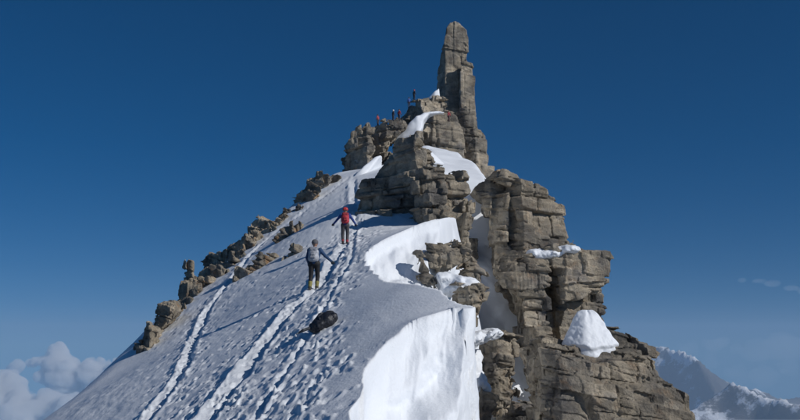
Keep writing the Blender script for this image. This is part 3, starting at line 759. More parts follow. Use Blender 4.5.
# rocks along the left rib
rib = [
    ('rib_rock', 'lowest dark broken rock rib edging the foot of the snow slope', [mass([(136, 352), (142, 331), (151, 322), (153, 311), (160, 300), (171, 298), (176, 305), (170, 316), (156, 331), (144, 347)], 43.5, 3, 165, 0.5, 0.5, 0.2), mass([(134, 356), (139, 338), (146, 330), (152, 332), (148, 346), (141, 354)], 43, 2, 150, 0.5, 0.5), mass([(150, 338), (154, 320), (160, 312), (166, 312), (164, 324), (156, 334)], 44, 2, 160, 0.5, 0.5)], 81, (0.3, 0)),
    ('rib_rock', 'spiky rusty rock crest with a small upright finger of stone', [
        mass([(178, 297), (178, 276), (184, 273), (190, 276), (198, 270), (205, 262), (214, 262), (232, 256), (233, 259), (214, 275), (197, 286), (184, 300)], 50.5, 3, 205, 0.5, 0.5, 0.2),
        mass([(182, 290), (185, 272), (187, 263), (189, 263), (191, 274), (194, 290)], 50.8, 1.2, 188, 0.5, 0.5),
        mass([(194, 276), (196, 260), (203, 254), (213, 253), (222, 251), (235, 246), (234, 256), (214, 270)], 51.0, 2.5, 212, 0.5, 0.5), mass([(172, 306), (176, 292), (182, 286), (188, 288), (186, 298), (178, 306)], 50, 2, 182, 0.5, 0.5), mass([(222, 262), (226, 250), (236, 245), (244, 243), (242, 250), (232, 259)], 56, 2, 236, 0.5, 0.5)], 82, (0.3, 0)),
    ('rib_rock', 'squat rock knob perched on the rib between the two longer crests', [mass([(246, 241), (249, 228), (251, 219), (259, 215), (268, 216), (272, 220), (266, 228), (256, 238)], 61.0, 3, 260, 0.5, 0.4, 0.2), mass([(240, 250), (244, 240), (250, 234), (256, 234), (252, 243), (245, 250)], 60, 2, 248, 0.5, 0.5), mass([(262, 230), (268, 220), (276, 212), (280, 214), (276, 224), (268, 231)], 63, 2, 272, 0.5, 0.5)], 83, (0.4, 0)),
    ('rib_rock', 'highest blocky brown rock crest on the rib, joined to the upper snow', [
        mass([(274, 226), (274, 210), (286, 197), (296, 192), (303, 186), (307, 178), (320, 190), (303, 207), (288, 216)], 67.0, 3.5, 300, 0.5, 0.4, 0.2),
        mass([(302, 200), (304, 184), (311, 173), (320, 171), (329, 172), (332, 179), (321, 192), (310, 202)], 70, 4, 318, 0.5, 0.4, 0.2)], 84, (0.3, 0)),
    ('slope_rock', 'rusty rock band breaking through the snow below the thin upper track', [mass([(236, 283), (237, 270), (245, 264), (254, 262), (262, 254), (272, 253), (276, 256), (268, 264), (255, 274), (244, 283)], 48.3, 2.5, 258, 0.4, 0.5, 0.3)], 85, (0.5, 0)),
    ('slope_rock', 'dark rock band in the snow just under the highest rib crest', [mass([(268, 249), (272, 240), (278, 230), (284, 224), (294, 222), (304, 220), (302, 226), (293, 236), (280, 246)], 55.5, 3, 290, 0.4, 0.5, 0.3)], 86, (0.5, 0)),
    ('slope_rock', 'small lichen-green rock in the snow near the climber with the grey backpack', [mass([(284, 260), (288, 252), (295, 247), (302, 245), (300, 252), (292, 260)], 43.6, 1.5, 294, 0.4, 0.5, 0.3)], 87, (0.3, 0)),
]
def band(p0, p1, n, up, dn):                     # a low broken chain of rock following the skyline
    outm = []; p0 = np.array(p0, float); p1 = np.array(p1, float); nv = np.array([-0.72, -0.69])
    for i in range(n):
        a, b_ = p0 + (p1 - p0) * (i - 0.15) / n, p0 + (p1 - p0) * (i + 1.15) / n
        u1, u2 = up * random.uniform(0.5, 1.2), up * random.uniform(0.5, 1.2)
        outm.append(mass([tuple(a - nv * dn), tuple(a + nv * u1), tuple((a + b_) / 2 + nv * max(u1, u2)), tuple(b_ + nv * u2), tuple(b_ - nv * dn)], 45, 2.2, None, 0.5, 0.5, 0.1))
    return outm
rib[0][2].extend(band((135, 352), (180, 303), 5, 6, 7)); rib[1][2].extend(band((178, 305), (242, 249), 6, 5, 6)); rib[2][2].extend(band((238, 250), (278, 218), 4, 4, 5)); rib[3][2].extend(band((272, 222), (334, 176), 5, 4, 5))
for nm, lb, ms, sd_, dp in rib:
    for m in ms:                                # the distance comes from where the rock's lower edge meets the snow
        P = sorted(m['poly'], key=lambda p: -(p[1] + 0.9 * p[0]))[:3]
        hits = [slope_hit(*p) for p in P]; hits = [v[1] for v in hits if v is not None]
        if hits: m['y'] = float(np.mean(hits)) - 0.4
        if nm == 'rib_rock': m.update(edge=max(p[0] for p in m['poly']), kl=0.75, lean=0.1)
    crag(nm, lb, ms, seed=sd_, lay=0.7, jnt=1.0, amp=0.26, fine=0.05, dip=dp, phi=0.5, group='rocks along the rib of the slope', h=ms[0]['y'] / 1000, minfaces=45, mat=M_ROCK_RUST, grow=0.06)
build_all_crags()
print('crags', round(time.time() - T0, 1))

# ------------------------------------------------------------------ snow lumps on ledges
def snow_lump(name, label, masses, seed, h, amp=0.13, cat='snow patch', scale=1.2, group=None, mat=None, extra=None):
    lo = np.array([1e9] * 3); hi = -lo
    for m in masses:
        for px, py in m['poly']:
            p = at(px, py, m['y']); lo = np.minimum(lo, p); hi = np.maximum(hi, p)
        hi[1] = max(hi[1], m['y'] + m['t'])
    lo -= amp + 4 * h; hi += amp + 4 * h
    n = np.ceil((hi - lo) / h).astype(int)
    x, y, z = np.meshgrid(*[lo[i] + np.arange(n[i]) * h for i in range(3)], indexing='ij')
    v = None
    for m in masses:
        d = mass_sdf(x, y, z, m)
        if v is None: v = d
        else:
            k = 0.25; t = np.clip(0.5 + 0.5 * (v - d) / k, 0, 1); v = v * (1 - t) + d * t - k * t * (1 - t)
    v = v + amp * fbm(x * scale, y * scale, z * scale, 4, seed) - 0.03
    V, Q = surface_nets(v, lo, h)
    # relax a little so that it reads as soft snow
    for _ in range(7):
        A = np.zeros_like(V); c = np.zeros(len(V))
        for i in range(4):
            np.add.at(A, Q[:, i], V[Q[:, (i + 1) % 4]]); np.add.at(c, Q[:, i], 1)
        V = 0.5 * V + 0.5 * A / np.maximum(c, 1)[:, None]
    loc = np.array([(lo[0] + hi[0]) / 2, masses[0]['y'], lo[2]])
    o = link(name, mesh_arrays(name, V - loc, Q), mat or M_SNOW_SOFT); o.location = loc
    tag(o, label, cat, group); return o
def snow_puffs(label, puffs, y0, seed, h, squash=0.75, deep=1.6):
    """snow banked on a ledge: rounded lumps flowing into each other"""
    T = np.array(puffs, float); u_ = np.linspace(0, len(T) - 1, 2 * len(T) - 1)
    puffs = np.stack([np.interp(u_, np.arange(len(T)), T[:, i]) for i in range(4)], 1)
    C = [(at(px, py, y0 + dy), r / F_PX * y0) for px, py, r, dy in puffs]
    lo = np.min([c - r * deep for c, r in C], 0) - 0.9; hi = np.max([c + r * deep for c, r in C], 0) + 0.9
    n = np.ceil((hi - lo) / h).astype(int)
    x, y, z = np.meshgrid(*[lo[i] + np.arange(n[i]) * h for i in range(3)], indexing='ij')
    v = None
    for c, r in C:
        d = (np.sqrt((x - c[0]) ** 2 + ((y - c[1]) / deep) ** 2 + ((z - c[2]) / squash) ** 2) - r) * squash
        if v is None: v = d
        else: k = 0.28; t = np.clip(0.5 + 0.5 * (v - d) / k, 0, 1); v = v * (1 - t) + d * t - k * t * (1 - t)
    v = v + 0.13 * fbm(x * 2.2, y * 2.2, z * 2.2, 4, seed) + 0.02 * fbm(x * 7, y * 7, z * 7, 2, seed + 1)
    V, Q = surface_nets(v, lo, h); loc = np.array([(lo[0] + hi[0]) / 2, y0, lo[2]])
    o = link('snow_patch', mesh_arrays('snow_patch', V - loc, Q), M_SNOW_SOFT); o.location = loc
    return tag(o, label, 'snow patch')
snow_puffs('bright snow ledge between the rock tower and the pillar', [(533, 254, 6, 0), (542, 256, 6, 0), (552, 254, 6, 0), (562, 252, 6, 0.2), (570, 251, 5, 0.1), (577, 250, 3, 0.1)], 46.85, 5, 0.04, 0.7, 1.6)
snow_puffs('small bright snow patch between the slab block and the dark rock wedge', [(443, 279, 8, 0), (452, 283, 9, 0), (463, 285, 8, 0), (474, 285, 6, 0), (447, 291, 6, -0.2)], 33.9, 6, 0.035)
snow_puffs('thin snow tongue running along the ledge towards the lower gully', [(447, 350, 6, 0), (457, 346, 5, 0), (467, 343, 5, 0.3), (477, 339, 5, 0.5), (486, 335, 4, 0.8), (494, 332, 3, 1.2)], 33.0, 7, 0.03, 0.5, 3.0)
snow_puffs('snow pocket under the brown slab-topped rock', [(464, 380, 10, 0), (473, 385, 9, 0.2), (484, 388, 6, 0.4), (471, 366, 8, 0.4), (476, 354, 6, 0.8)], 34.0, 8, 0.035)
snow_lump('snow_patch', 'snow strip on the ridge below the small climbers near the summit', [
    mass([(393, 141), (398, 132), (408, 122), (416, 113), (424, 108), (438, 104), (446, 106), (430, 109), (424, 116), (424, 126), (416, 134), (404, 142)], 131.9, 5, 418, 0.5, 0.3, 0.45, 0.0)], 9, 0.14, amp=0.45, scale=0.55)
snow_lump('snow_patch', 'white snow wedge at the foot of the summit pinnacle', [mass([(428, 98), (436, 90), (439, 88), (440, 97), (434, 100)], 143, 5, 436, 0.3, 0.3)], 10, 0.14, amp=0.15, scale=0.5)
snow_lump('snow_patch', 'snow streak climbing between the dark buttress and the summit ridge', [
    mass([(340, 196), (348, 180), (356, 170), (366, 158), (374, 150), (380, 148), (372, 162), (362, 176), (352, 192)], 72, 8, 360, 0.3, 0.3, 0.6, 0.0)], 11, 0.09, amp=0.2, scale=0.6)

dg = bpy.context.evaluated_depsgraph_get
def cast(px, py, near=5):                       # what does this pixel's ray meet
    bpy.context.view_layer.update()
    dx, dy, dz = (float(v) for v in ray(px, py)); d = Vector((dx, dy, dz)).normalized()
    ok, loc, nrm, idx, ob, _ = SC.ray_cast(dg(), Vector((0, 0, 0)) + d * near, d)
    return (loc, ob) if ok else (None, None)
# the snow dome on the outcrop
def snow_dome():
    c = np.array(cast(593, 354)[0]) + np.array([0, 0.72, -0.10]); h = 0.022
    lo = c + np.array([-1.15, -1.1, -0.22]); hi = c + np.array([1.2, 1.2, 2.0])
    n = np.ceil((hi - lo) / h).astype(int)
    x, y, z = np.meshgrid(*[lo[i] + np.arange(n[i]) * h for i in range(3)], indexing='ij')
    X, Y, Z = x - c[0], y - c[1], z - c[2]
    zp = np.array([-0.4, 0.0, 0.25, 0.33, 0.38, 0.62, 0.90, 1.18, 1.34, 1.46, 1.54, 1.58])
    rp = np.array([0.88, 0.86, 0.85, 0.90, 0.91, 0.77, 0.63, 0.49, 0.39, 0.28, 0.15, 0.0])
    zz = Z + 0.07 * vnoise(np.arctan2(Y, X) * 2.5, 0 * X, 0 * X, 5)
    rr = np.interp(zz, zp, rp)
    ang = np.arctan2(Y, X)
    fac = 1 + 0.05 * np.cos(3 * ang + 0.6) + 0.04 * np.cos(5 * ang + 2)
    v = (np.hypot(X + 0.03 * Z, Y * 1.05) - rr * fac) * 0.75
    v = np.maximum(v, Z - 1.57)
    v = v + 0.05 * fbm(x * 2.2, y * 2.2, z * 2.2, 4, 3) + 0.02 * fbm(x * 7, y * 7, z * 7, 3, 8)
    v = np.maximum(v, lo[2] + 2 * h - z)
    V, Q = surface_nets(v, lo, h)
    o = link('snow_dome', mesh_arrays('snow_dome', V - c, Q), M_SNOW_SOFT); o.location = c
    tag(o, 'white dome of packed snow sitting on the flat-topped outcrop', 'snow dome')
snow_dome()
print('snow', round(time.time() - T0, 1))

# ------------------------------------------------------------------ people
def rc_sdf(p, a, b, r1, r2):                    # tapered capsule
    a = np.asarray(a, float); b = np.asarray(b, float); ab = b - a; L2 = ab @ ab + 1e-12
    t = np.clip(((p - a) @ ab) / L2, 0, 1)
    return np.linalg.norm(p - a - t[..., None] * ab, axis=-1) - (r1 + (r2 - r1) * t)
def blob_mesh(caps, h, k=0.03, wr=0.0):
    """caps: (a, b, r1, r2, material index[, squash in y]) -> one continuous mesh, material per face"""
    pts = np.array([q for c in caps for q in (c[0], c[1])]); rm = max(max(c[2], c[3]) for c in caps)
    lo = pts.min(0) - rm - 4 * h; hi = pts.max(0) + rm + 4 * h
    n = np.ceil((hi - lo) / h).astype(int) + 1
    Fd = np.full(n, 0.5, np.float32); own = np.zeros(n, np.int8); best = np.full(n, 1e9, np.float32)
    for c in caps:
        a, b, r1, r2, mi = c[:5]; ks = c[5] if len(c) > 5 else k
        a = np.asarray(a, float); b = np.asarray(b, float); r = max(r1, r2)
        l = np.maximum(((np.minimum(a, b) - r - ks * 2 - lo) / h).astype(int), 0)
        u = np.minimum(((np.maximum(a, b) + r + ks * 2 - lo) / h).astype(int) + 2, n)
        g = np.stack(np.meshgrid(*[lo[i] + np.arange(l[i], u[i]) * h for i in range(3)], indexing='ij'), -1)
        d = rc_sdf(g, a, b, r1, r2).astype(np.float32)
        s = tuple(slice(l[i], u[i]) for i in range(3))
        f = Fd[s]; t = np.clip(0.5 + 0.5 * (f - d) / ks, 0, 1)
        Fd[s] = f * (1 - t) + d * t - ks * t * (1 - t)
        bb = best[s]; m = d < bb; bb[m] = d[m]; ow = own[s]; ow[m] = mi
    if wr:
        g = np.stack(np.meshgrid(*[lo[i] + np.arange(n[i]) * h for i in range(3)], indexing='ij'), -1)
        Fd = Fd + wr * fbm(g[..., 0] * 9, g[..., 1] * 9, g[..., 2] * 9, 3, 4)
    V, Q = surface_nets(Fd, lo, h)
    C = V[Q].mean(1); ci = np.clip(np.round((C - lo) / h).astype(int), 0, n - 1)
    return V, Q, own[tuple(ci.T)]
def hand_caps(w, e, mi, side, s=1.0):           # palm and five curled fingers from wrist w, pointing away from elbow e
    w = np.array(w, float); d = w - np.array(e, float); d /= np.linalg.norm(d)
    across = np.cross(d, (0, 1, 0.2)); across /= np.linalg.norm(across)
    nrm = np.cross(across, d); nrm *= np.sign(nrm[1]) if abs(nrm[1]) > 1e-6 else 1   # palm bends forward
    caps = [(w, w + d * 0.05, 0.034, 0.040, mi), (w + d * 0.05 - across * 0.02, w + d * 0.085 - across * 0.025, 0.026, 0.024, mi), (w + d * 0.05 + across * 0.02, w + d * 0.085 + across * 0.025, 0.026, 0.024, mi)]
    for q, L in zip((-0.036, -0.012, 0.012, 0.036), (0.062, 0.072, 0.068, 0.052)):
        k0 = w + d * 0.095 + across * q
        k1 = k0 + d * L * 0.55 + nrm * 0.012; k2 = k1 + d * L * 0.3 + nrm * L * 0.45
        caps += [(k0, k1, 0.0135, 0.012, mi, 0.006), (k1, k2, 0.012, 0.0105, mi, 0.006)]
    t0 = w + d * 0.035 + across * 0.03 * side; t1 = t0 + d * 0.035 + across * 0.035 * side + nrm * 0.01; t2 = t1 + d * 0.03 + nrm * 0.02
    caps += [(t0, t1, 0.018, 0.014, mi, 0.01), (t1, t2, 0.014, 0.011, mi, 0.006)]
    return caps
def climber(name, label, foot, yaw, J, mats, h, headgear, pack=None, detail=True, scale=1.0, gt=0.55):
    """J: joints in metres, x right, y the way the person faces, z up; mats: jacket, trousers, boots, gloves, skin, gaiters"""
    mi = dict(jacket=0, trousers=1, boots=2, gloves=3, skin=4, gaiters=5, eyes=6)
    caps = []
    pel, che, nec, hed = (np.array(J[k], float) for k in ('pelvis', 'chest', 'neck', 'head'))
    caps += [(pel + (-0.07, 0, 0), pel + (0.07, 0, 0), 0.125, 0.125, 1), (pel + (0, 0, 0.03), pel * 0.5 + che * 0.5, 0.135, 0.135, 0, 0.06),
             (pel * 0.5 + che * 0.5 + (-0.04, 0, 0), che + (-0.07, 0, 0), 0.125, 0.135, 0, 0.05), (pel * 0.5 + che * 0.5 + (0.04, 0, 0), che + (0.07, 0, 0), 0.125, 0.135, 0, 0.05),
             (che, nec, 0.12, 0.065, 0, 0.05), (nec, hed + (0, -0.01, -0.06), 0.055, 0.055, 4, 0.02),
             (hed + (0, -0.015, 0.02), hed + (0, 0.0, 0.045), 0.098, 0.092, 4, 0.03), (hed + (0, 0.03, -0.07), hed + (0, 0.02, -0.02), 0.055, 0.075, 4, 0.03)]
    if detail:
        caps += [(hed + (0, 0.095, 0.01), hed + (0, 0.112, -0.025), 0.010, 0.014, 4, 0.01), (hed + (-0.088, -0.01, 0.015), hed + (-0.088, -0.01, -0.02), 0.016, 0.012, 4, 0.008), (hed + (0.088, -0.01, 0.015), hed + (0.088, -0.01, -0.02), 0.016, 0.012, 4, 0.008),
                 (hed + (-0.035, 0.086, 0.018), hed + (-0.033, 0.088, 0.018), 0.012, 0.012, 6, 0.003), (hed + (0.033, 0.086, 0.018), hed + (0.035, 0.088, 0.018), 0.012, 0.012, 6, 0.003), (hed + (-0.02, 0.083, -0.065), hed + (0.02, 0.083, -0.065), 0.009, 0.009, 4, 0.006)]
    for sd, sg in (('l', -1), ('r', 1)):
        sh, el, wr, hip, kn, an = (np.array(J[k + '_' + sd], float) for k in ('shoulder', 'elbow', 'wrist', 'hip', 'knee', 'ankle'))
        caps += [(che * 0.7 + sh * 0.3 + (0, 0, 0.04), sh, 0.085, 0.078, 0, 0.05), (sh, el, 0.072, 0.054, 0, 0.03), (el, wr, 0.054, 0.042, 0, 0.02)]
        if detail: caps += hand_caps(wr, el, 3, -sg)
        else: caps += [(wr, wr + (wr - el) * 0.4, 0.045, 0.04, 3)]
        caps += [(hip, kn, 0.105, 0.072, 1, 0.04), (kn, kn * 0.35 + an * 0.65, 0.072, 0.066, 1, 0.03), (kn * (1 - gt) + an * gt, an, 0.070, 0.060, 5, 0.02)]
        fd = J.get('foot_dir_' + sd, (0.06 * sg, 1, 0.05)); fd = np.array(fd, float); fd /= np.linalg.norm(fd)
        caps += [(an + (0, -0.01, -0.02), an + (0, -0.03, -0.075), 0.062, 0.045, 2, 0.02), (an - (0, 0, 0.065) - fd * 0.03, an - (0, 0, 0.075) + fd * 0.15, 0.048, 0.042, 2, 0.02)]
    V, Q, mid_ = blob_mesh(caps, h)
    root = link(name, None)
    me = mesh_arrays(name, V * scale, Q)
    bpy.data.objects.remove(root)
    root = link(name, me)
    for k in ('jacket', 'trousers', 'boots', 'gloves', 'skin', 'gaiters', 'eyes'): me.materials.append(mats[k])
    me.polygons.foreach_set('material_index', mid_.astype(np.int32)); me.update()
    root.location = foot; root.rotation_euler = (0, 0, yaw)
    # headgear
    hh = max(h, 0.008)
    kind, hm = headgear
    c1 = [(hed + (0, -0.02, 0.055), hed + (0, 0.0, 0.06), 0.118, 0.112, 0)]
    if kind == 'cap': c1 += [(hed + (-0.05, 0.10, 0.045), hed + (0.05, 0.10, 0.045), 0.022, 0.022, 0, 0.03), (hed + (0, 0.15, 0.04), hed + (0, 0.10, 0.05), 0.018, 0.02, 0, 0.03)]
    if kind == 'helmet': c1 += [(hed + (-0.03, -0.06, 0.05), hed + (0.03, -0.06, 0.05), 0.10, 0.10, 0, 0.03)]
    Vh, Qh, _ = blob_mesh(c1, hh)
    keep = (Vh[Qh].mean(1)[:, 2] > hed[2] + 0.005)
    Qh = Qh[keep]; u, iv = np.unique(Qh, return_inverse=True)
    link({'cap': 'cap', 'helmet': 'helmet', 'hat': 'woollen_hat'}[kind], mesh_arrays('headgear', Vh[u] * scale, iv.reshape(Qh.shape)), hm, root)
    if pack:
        pm, lm = pack
        b0 = pel * 0.55 + che * 0.45 + (0, -0.19, 0); b1 = che + (0, -0.20, 0.05)
        body = [(b0 + (-0.075, 0, 0), b1 + (-0.07, 0, 0), 0.115, 0.105, 0, 0.05), (b0 + (0.075, 0, 0), b1 + (0.07, 0, 0), 0.115, 0.105, 0, 0.05), (b0 + (0, -0.06, 0.0), b1 + (0, -0.04, -0.04), 0.105, 0.09, 0, 0.05)]
        Vp, Qp, _ = blob_mesh(body, hh)
        pk = link('backpack', mesh_arrays('backpack', Vp * scale, Qp), pm, root)
        lid = [(b1 + (-0.09, -0.01, 0.10), b1 + (0.09, -0.01, 0.10), 0.072, 0.072, 0, 0.04), (b1 + (-0.08, -0.07, 0.06), b1 + (0.08, -0.07, 0.06), 0.05, 0.05, 0, 0.05)]
        Vp, Qp, _ = blob_mesh(lid, hh); link('lid', mesh_arrays('lid', Vp * scale, Qp), lm, pk)
        pocket = [(b0 + (-0.05, -0.155, 0.03), b0 + (0.05, -0.155, 0.03), 0.05, 0.05, 0, 0.04), (b0 + (-0.04, -0.15, 0.13), b0 + (0.04, -0.15, 0.13), 0.04, 0.04, 0, 0.05)]
        Vp, Qp, _ = blob_mesh(pocket, hh); link('pocket', mesh_arrays('pocket', Vp * scale, Qp), lm, pk)
        for sg in (-1, 1):
            sx = 0.115 * sg
            st = [(che + (sx, -0.12, 0.15), che + (sx, 0.02, 0.185), 0.02, 0.022, 0), (che + (sx, 0.02, 0.185), che + (sx * 1.05, 0.14, 0.06), 0.022, 0.022, 0), (che + (sx * 1.05, 0.14, 0.06), che + (sx * 1.2, 0.06, -0.20), 0.022, 0.016, 0), (che + (sx * 1.2, 0.06, -0.20), b0 + (sx, 0.05, 0), 0.016, 0.016, 0)]
            Vp, Qp, _ = blob_mesh(st, hh); link('shoulder_strap', mesh_arrays('shoulder_strap', Vp * scale, Qp), lm, pk)
    tag(root, label, 'person', 'climbers'); return root
def cmats(jacket, trousers, boots, gloves, gaiters, prefix):
    d = {}
    for k, c in (('jacket', jacket), ('trousers', trousers), ('boots', boots), ('gloves', gloves), ('gaiters', gaiters), ('skin', (0.42, 0.24, 0.17)), ('eyes', (0.02, 0.02, 0.02))):
        d[k] = plain(prefix + '_' + k, c, 0.75, 0.3, 25)
    return d
BODY = dict(pelvis=(0, 0, 0.94), chest=(0, 0.03, 1.28), neck=(0, 0.05, 1.48), head=(0, 0.08, 1.62),
            shoulder_l=(-0.19, 0.03, 1.40), shoulder_r=(0.19, 0.03, 1.40), hip_l=(-0.10, 0, 0.90), hip_r=(0.10, 0, 0.90))
M_CAP = plain('grey_cap_cloth', (0.10, 0.10, 0.11)); M_RED = plain('red_pack_cloth', (0.42, 0.03, 0.045), 0.7, 0.3, 18); M_REDD = plain('dark_red_pack_cloth', (0.26, 0.02, 0.03), 0.7, 0.3, 18)
M_GREYP = plain('pale_grey_pack_cloth', (0.36, 0.37, 0.40), 0.7, 0.4, 14, 0.5); M_GREYL = plain('mid_grey_pack_cloth', (0.24, 0.25, 0.28), 0.7, 0.3, 18, 0.5)
M_WHITEH = plain('white_helmet_shell', (0.75, 0.76, 0.78), 0.4); M_REDH = plain('red_helmet_shell', (0.45, 0.04, 0.04), 0.4); M_DARKH = plain('dark_hat_wool', (0.035, 0.03, 0.035))

J1 = dict(BODY, elbow_l=(-0.27, 0.05, 1.14), wrist_l=(-0.24, 0.20, 0.95), elbow_r=(0.37, 0.07, 1.20), wrist_r=(0.56, 0.16, 1.03),
          knee_l=(-0.125, 0.04, 0.49), ankle_l=(-0.13, -0.07, 0.12), knee_r=(0.10, 0.10, 0.50), ankle_r=(0.09, 0.03, 0.14))
loc1, _ = cast(314, 289.5)
climber('person', 'climber in dark blue jacket with pale grey backpack, black trousers and yellow gaiters', loc1 + Vector((0, 0, -0.04)), R(-6), J1,
        cmats((0.012, 0.05, 0.13), (0.012, 0.011, 0.013), (0.05, 0.045, 0.03), (0.02, 0.03, 0.04), (0.24, 0.21, 0.06), 'climber'), 0.010, ('cap', M_CAP), (M_GREYP, M_GREYL))
J2 = dict(BODY, elbow_l=(-0.36, 0.05, 1.20), wrist_l=(-0.52, 0.14, 1.02), elbow_r=(0.36, 0.07, 1.18), wrist_r=(0.47, 0.18, 1.02),
          knee_l=(-0.11, 0.10, 0.50), ankle_l=(-0.10, 0.05, 0.16), knee_r=(0.11, 0.05, 0.48), ankle_r=(0.10, -0.07, 0.11))
loc2, _ = cast(345, 244)
climber('person', 'climber in bright blue jacket with red backpack and red gaiters, arms held out', loc2 + Vector((0, 0, -0.04)), R(4), J2,
        cmats((0.012, 0.045, 0.22), (0.055, 0.05, 0.055), (0.03, 0.02, 0.02), (0.02, 0.02, 0.03), (0.30, 0.025, 0.04), 'second_climber'), 0.010, ('helmet', M_REDH), (M_RED, M_REDD), gt=0.12)
JS = dict(BODY, elbow_l=(-0.27, 0.02, 1.14), wrist_l=(-0.28, 0.14, 0.92), elbow_r=(0.28, 0.02, 1.14), wrist_r=(0.30, 0.14, 0.94),
          knee_l=(-0.12, 0.05, 0.49), ankle_l=(-0.13, -0.05, 0.12), knee_r=(0.12, 0.06, 0.50), ankle_r=(0.13, 0.03, 0.12))
tiny = [('climber in pinkish red jacket standing at the base of the pinnacle', 448.5, 95.5, (0.50, 0.09, 0.09), (0.10, 0.05, 0.05), M_REDH, 'helmet'),
        ('climber in black with a red helmet on the ridge below the pinnacle', 414, 105, (0.03, 0.025, 0.035), (0.03, 0.03, 0.035), M_REDH, 'helmet'),
        ('climber in blue jacket on the ridge just above the snow strip', 409, 112, (0.03, 0.09, 0.32), (0.04, 0.04, 0.06), M_DARKH, 'hat'),
        ('climber in dark red jacket halfway along the summit ridge', 399, 117.5, (0.28, 0.03, 0.04), (0.05, 0.04, 0.05), M_DARKH, 'hat'),
        ('climber in dark jacket with a white helmet on the summit ridge', 393, 118.5, (0.05, 0.04, 0.05), (0.05, 0.04, 0.05), M_WHITEH, 'helmet'),
        ('lowest climber on the summit ridge, in red jacket and dark trousers', 378, 124.5, (0.33, 0.05, 0.06), (0.06, 0.05, 0.06), M_DARKH, 'hat')]
for k, (lb, px, py, cj, ct, hm, hk) in enumerate(tiny):
    loc = None
    for pr in np.arange(py - 4 if k == 0 else 88, 135, 0.5):   # first rock under the open sky at this bearing is the ridge crest
        dx, dy, dz = (float(q) for q in ray(px, pr)); d_ = Vector((dx, dy, dz)).normalized()
        ok, l_, nr_, *_r = SC.ray_cast(dg(), d_ * 5, d_)
        if ok and (k or nr_.z > 0.45): loc = l_; break
    if k:                                       # they stand on the near side, a step below the crest
        ok, l2, *_r = SC.ray_cast(dg(), loc + Vector((0, -0.8, 1.5)), Vector((0, 0, -1)))
        if ok and l2.z > loc.z - 1.6: loc = l2
    print('tiny', px, py, tuple(round(v, 1) for v in loc))
    climber('person', lb, loc + Vector((0, 0, -0.1)), R(random.uniform(-60, 60)), JS, cmats(cj, ct, (0.03, 0.03, 0.03), (0.03, 0.03, 0.03), ct, 'ridge_climber_' + 'abcdef'[k]), 0.028, (hk, hm), None, False)

# ------------------------------------------------------------------ the black rucksack lying in the snow
def rucksack():
    loc, _ = cast(322, 330)
    root = empty('rucksack', loc + Vector((0, 0, -0.05)))
    M_BL = plain('black_pack_cloth', (0.012, 0.014, 0.020), 0.55, 0.5, 14, 0.5); M_BG = plain('dark_grey_webbing', (0.035, 0.04, 0.05), 0.6); M_MET = plain('grey_metal', (0.20, 0.22, 0.24), 0.35)
    ax = Vector((0.72, 0.30, 0.42)).normalized(); a = np.array(ax)
    side = np.array(Vector((0.35, -0.93, 0.1)).normalized())
    o = np.array([-0.18, 0, 0.11])
    def put(nm, caps, mat, par, h=0.011):
        V, Q, _ = blob_mesh(caps, h, wr=0.03 if mat is M_BL else 0.0); return link(nm, mesh_arrays(nm, V, Q), mat, par)
    b = put('body', [(o - side * 0.06, o + a * 0.36 - side * 0.10, 0.13, 0.19, 0, 0.06), (o + side * 0.05, o + a * 0.36 + side * 0.10, 0.13, 0.18, 0, 0.06), (o + (0, 0, 0.03), o + a * 0.34 + (0, 0, 0.08), 0.10, 0.15, 0, 0.05)], M_BL, root)
    put('lid', [(o + a * 0.47 - side * 0.14, o + a * 0.47 + side * 0.12, 0.125, 0.135, 0, 0.05), (o + a * 0.46 + (0, 0, 0.10), o + a * 0.40 + (0, 0, 0.13), 0.10, 0.10, 0, 0.05)], M_BL, root)
    put('front_pocket', [(o + side * 0.16 + a * 0.06, o + side * 0.17 + a * 0.28, 0.075, 0.085, 0, 0.04), (o + side * 0.14 + a * 0.06 + (0, 0, 0.07), o + side * 0.15 + a * 0.28 + (0, 0, 0.07), 0.06, 0.06, 0, 0.04)], M_BL, root)
    for q in (-0.07, 0.07):
        put('shoulder_strap', [(o + a * 0.42 + np.array([0, 0.08, 0.17]) + side * q, o + a * 0.22 + np.array([-0.06, 0.1, 0.22]) + side * q, 0.022, 0.03, 0), (o + a * 0.22 + np.array([-0.06, 0.1, 0.22]) + side * q, o + np.array([-0.05, 0.06, 0.12]) + side * q, 0.03, 0.018, 0)], M_BG, root)
    for t in (0.10, 0.30):
        put('compression_strap', [(o + a * t + side * 0.20 + (0, 0, -0.02), o + a * t + side * 0.14 + (0, 0, 0.16), 0.012, 0.012, 0), (o + a * t + side * 0.14 + (0, 0, 0.16), o + a * t + (0, 0, 0.215), 0.012, 0.012, 0)], M_BG, root)
    put('hip_belt', [(o + (-0.10, -0.08, -0.02), o + (-0.26, -0.14, -0.07), 0.04, 0.035, 0), (o + (-0.26, -0.14, -0.07), o + (-0.38, -0.10, -0.14), 0.035, 0.02, 0)], M_BG, root)
    put('buckle', [(o + (-0.38, -0.10, -0.14), o + (-0.42, -0.10, -0.16), 0.022, 0.02, 0)], M_MET, root)
    tag(root, 'bulging black rucksack lying on the snow below the climber with the grey backpack', 'rucksack')
rucksack()
print('people', round(time.time() - T0, 1))

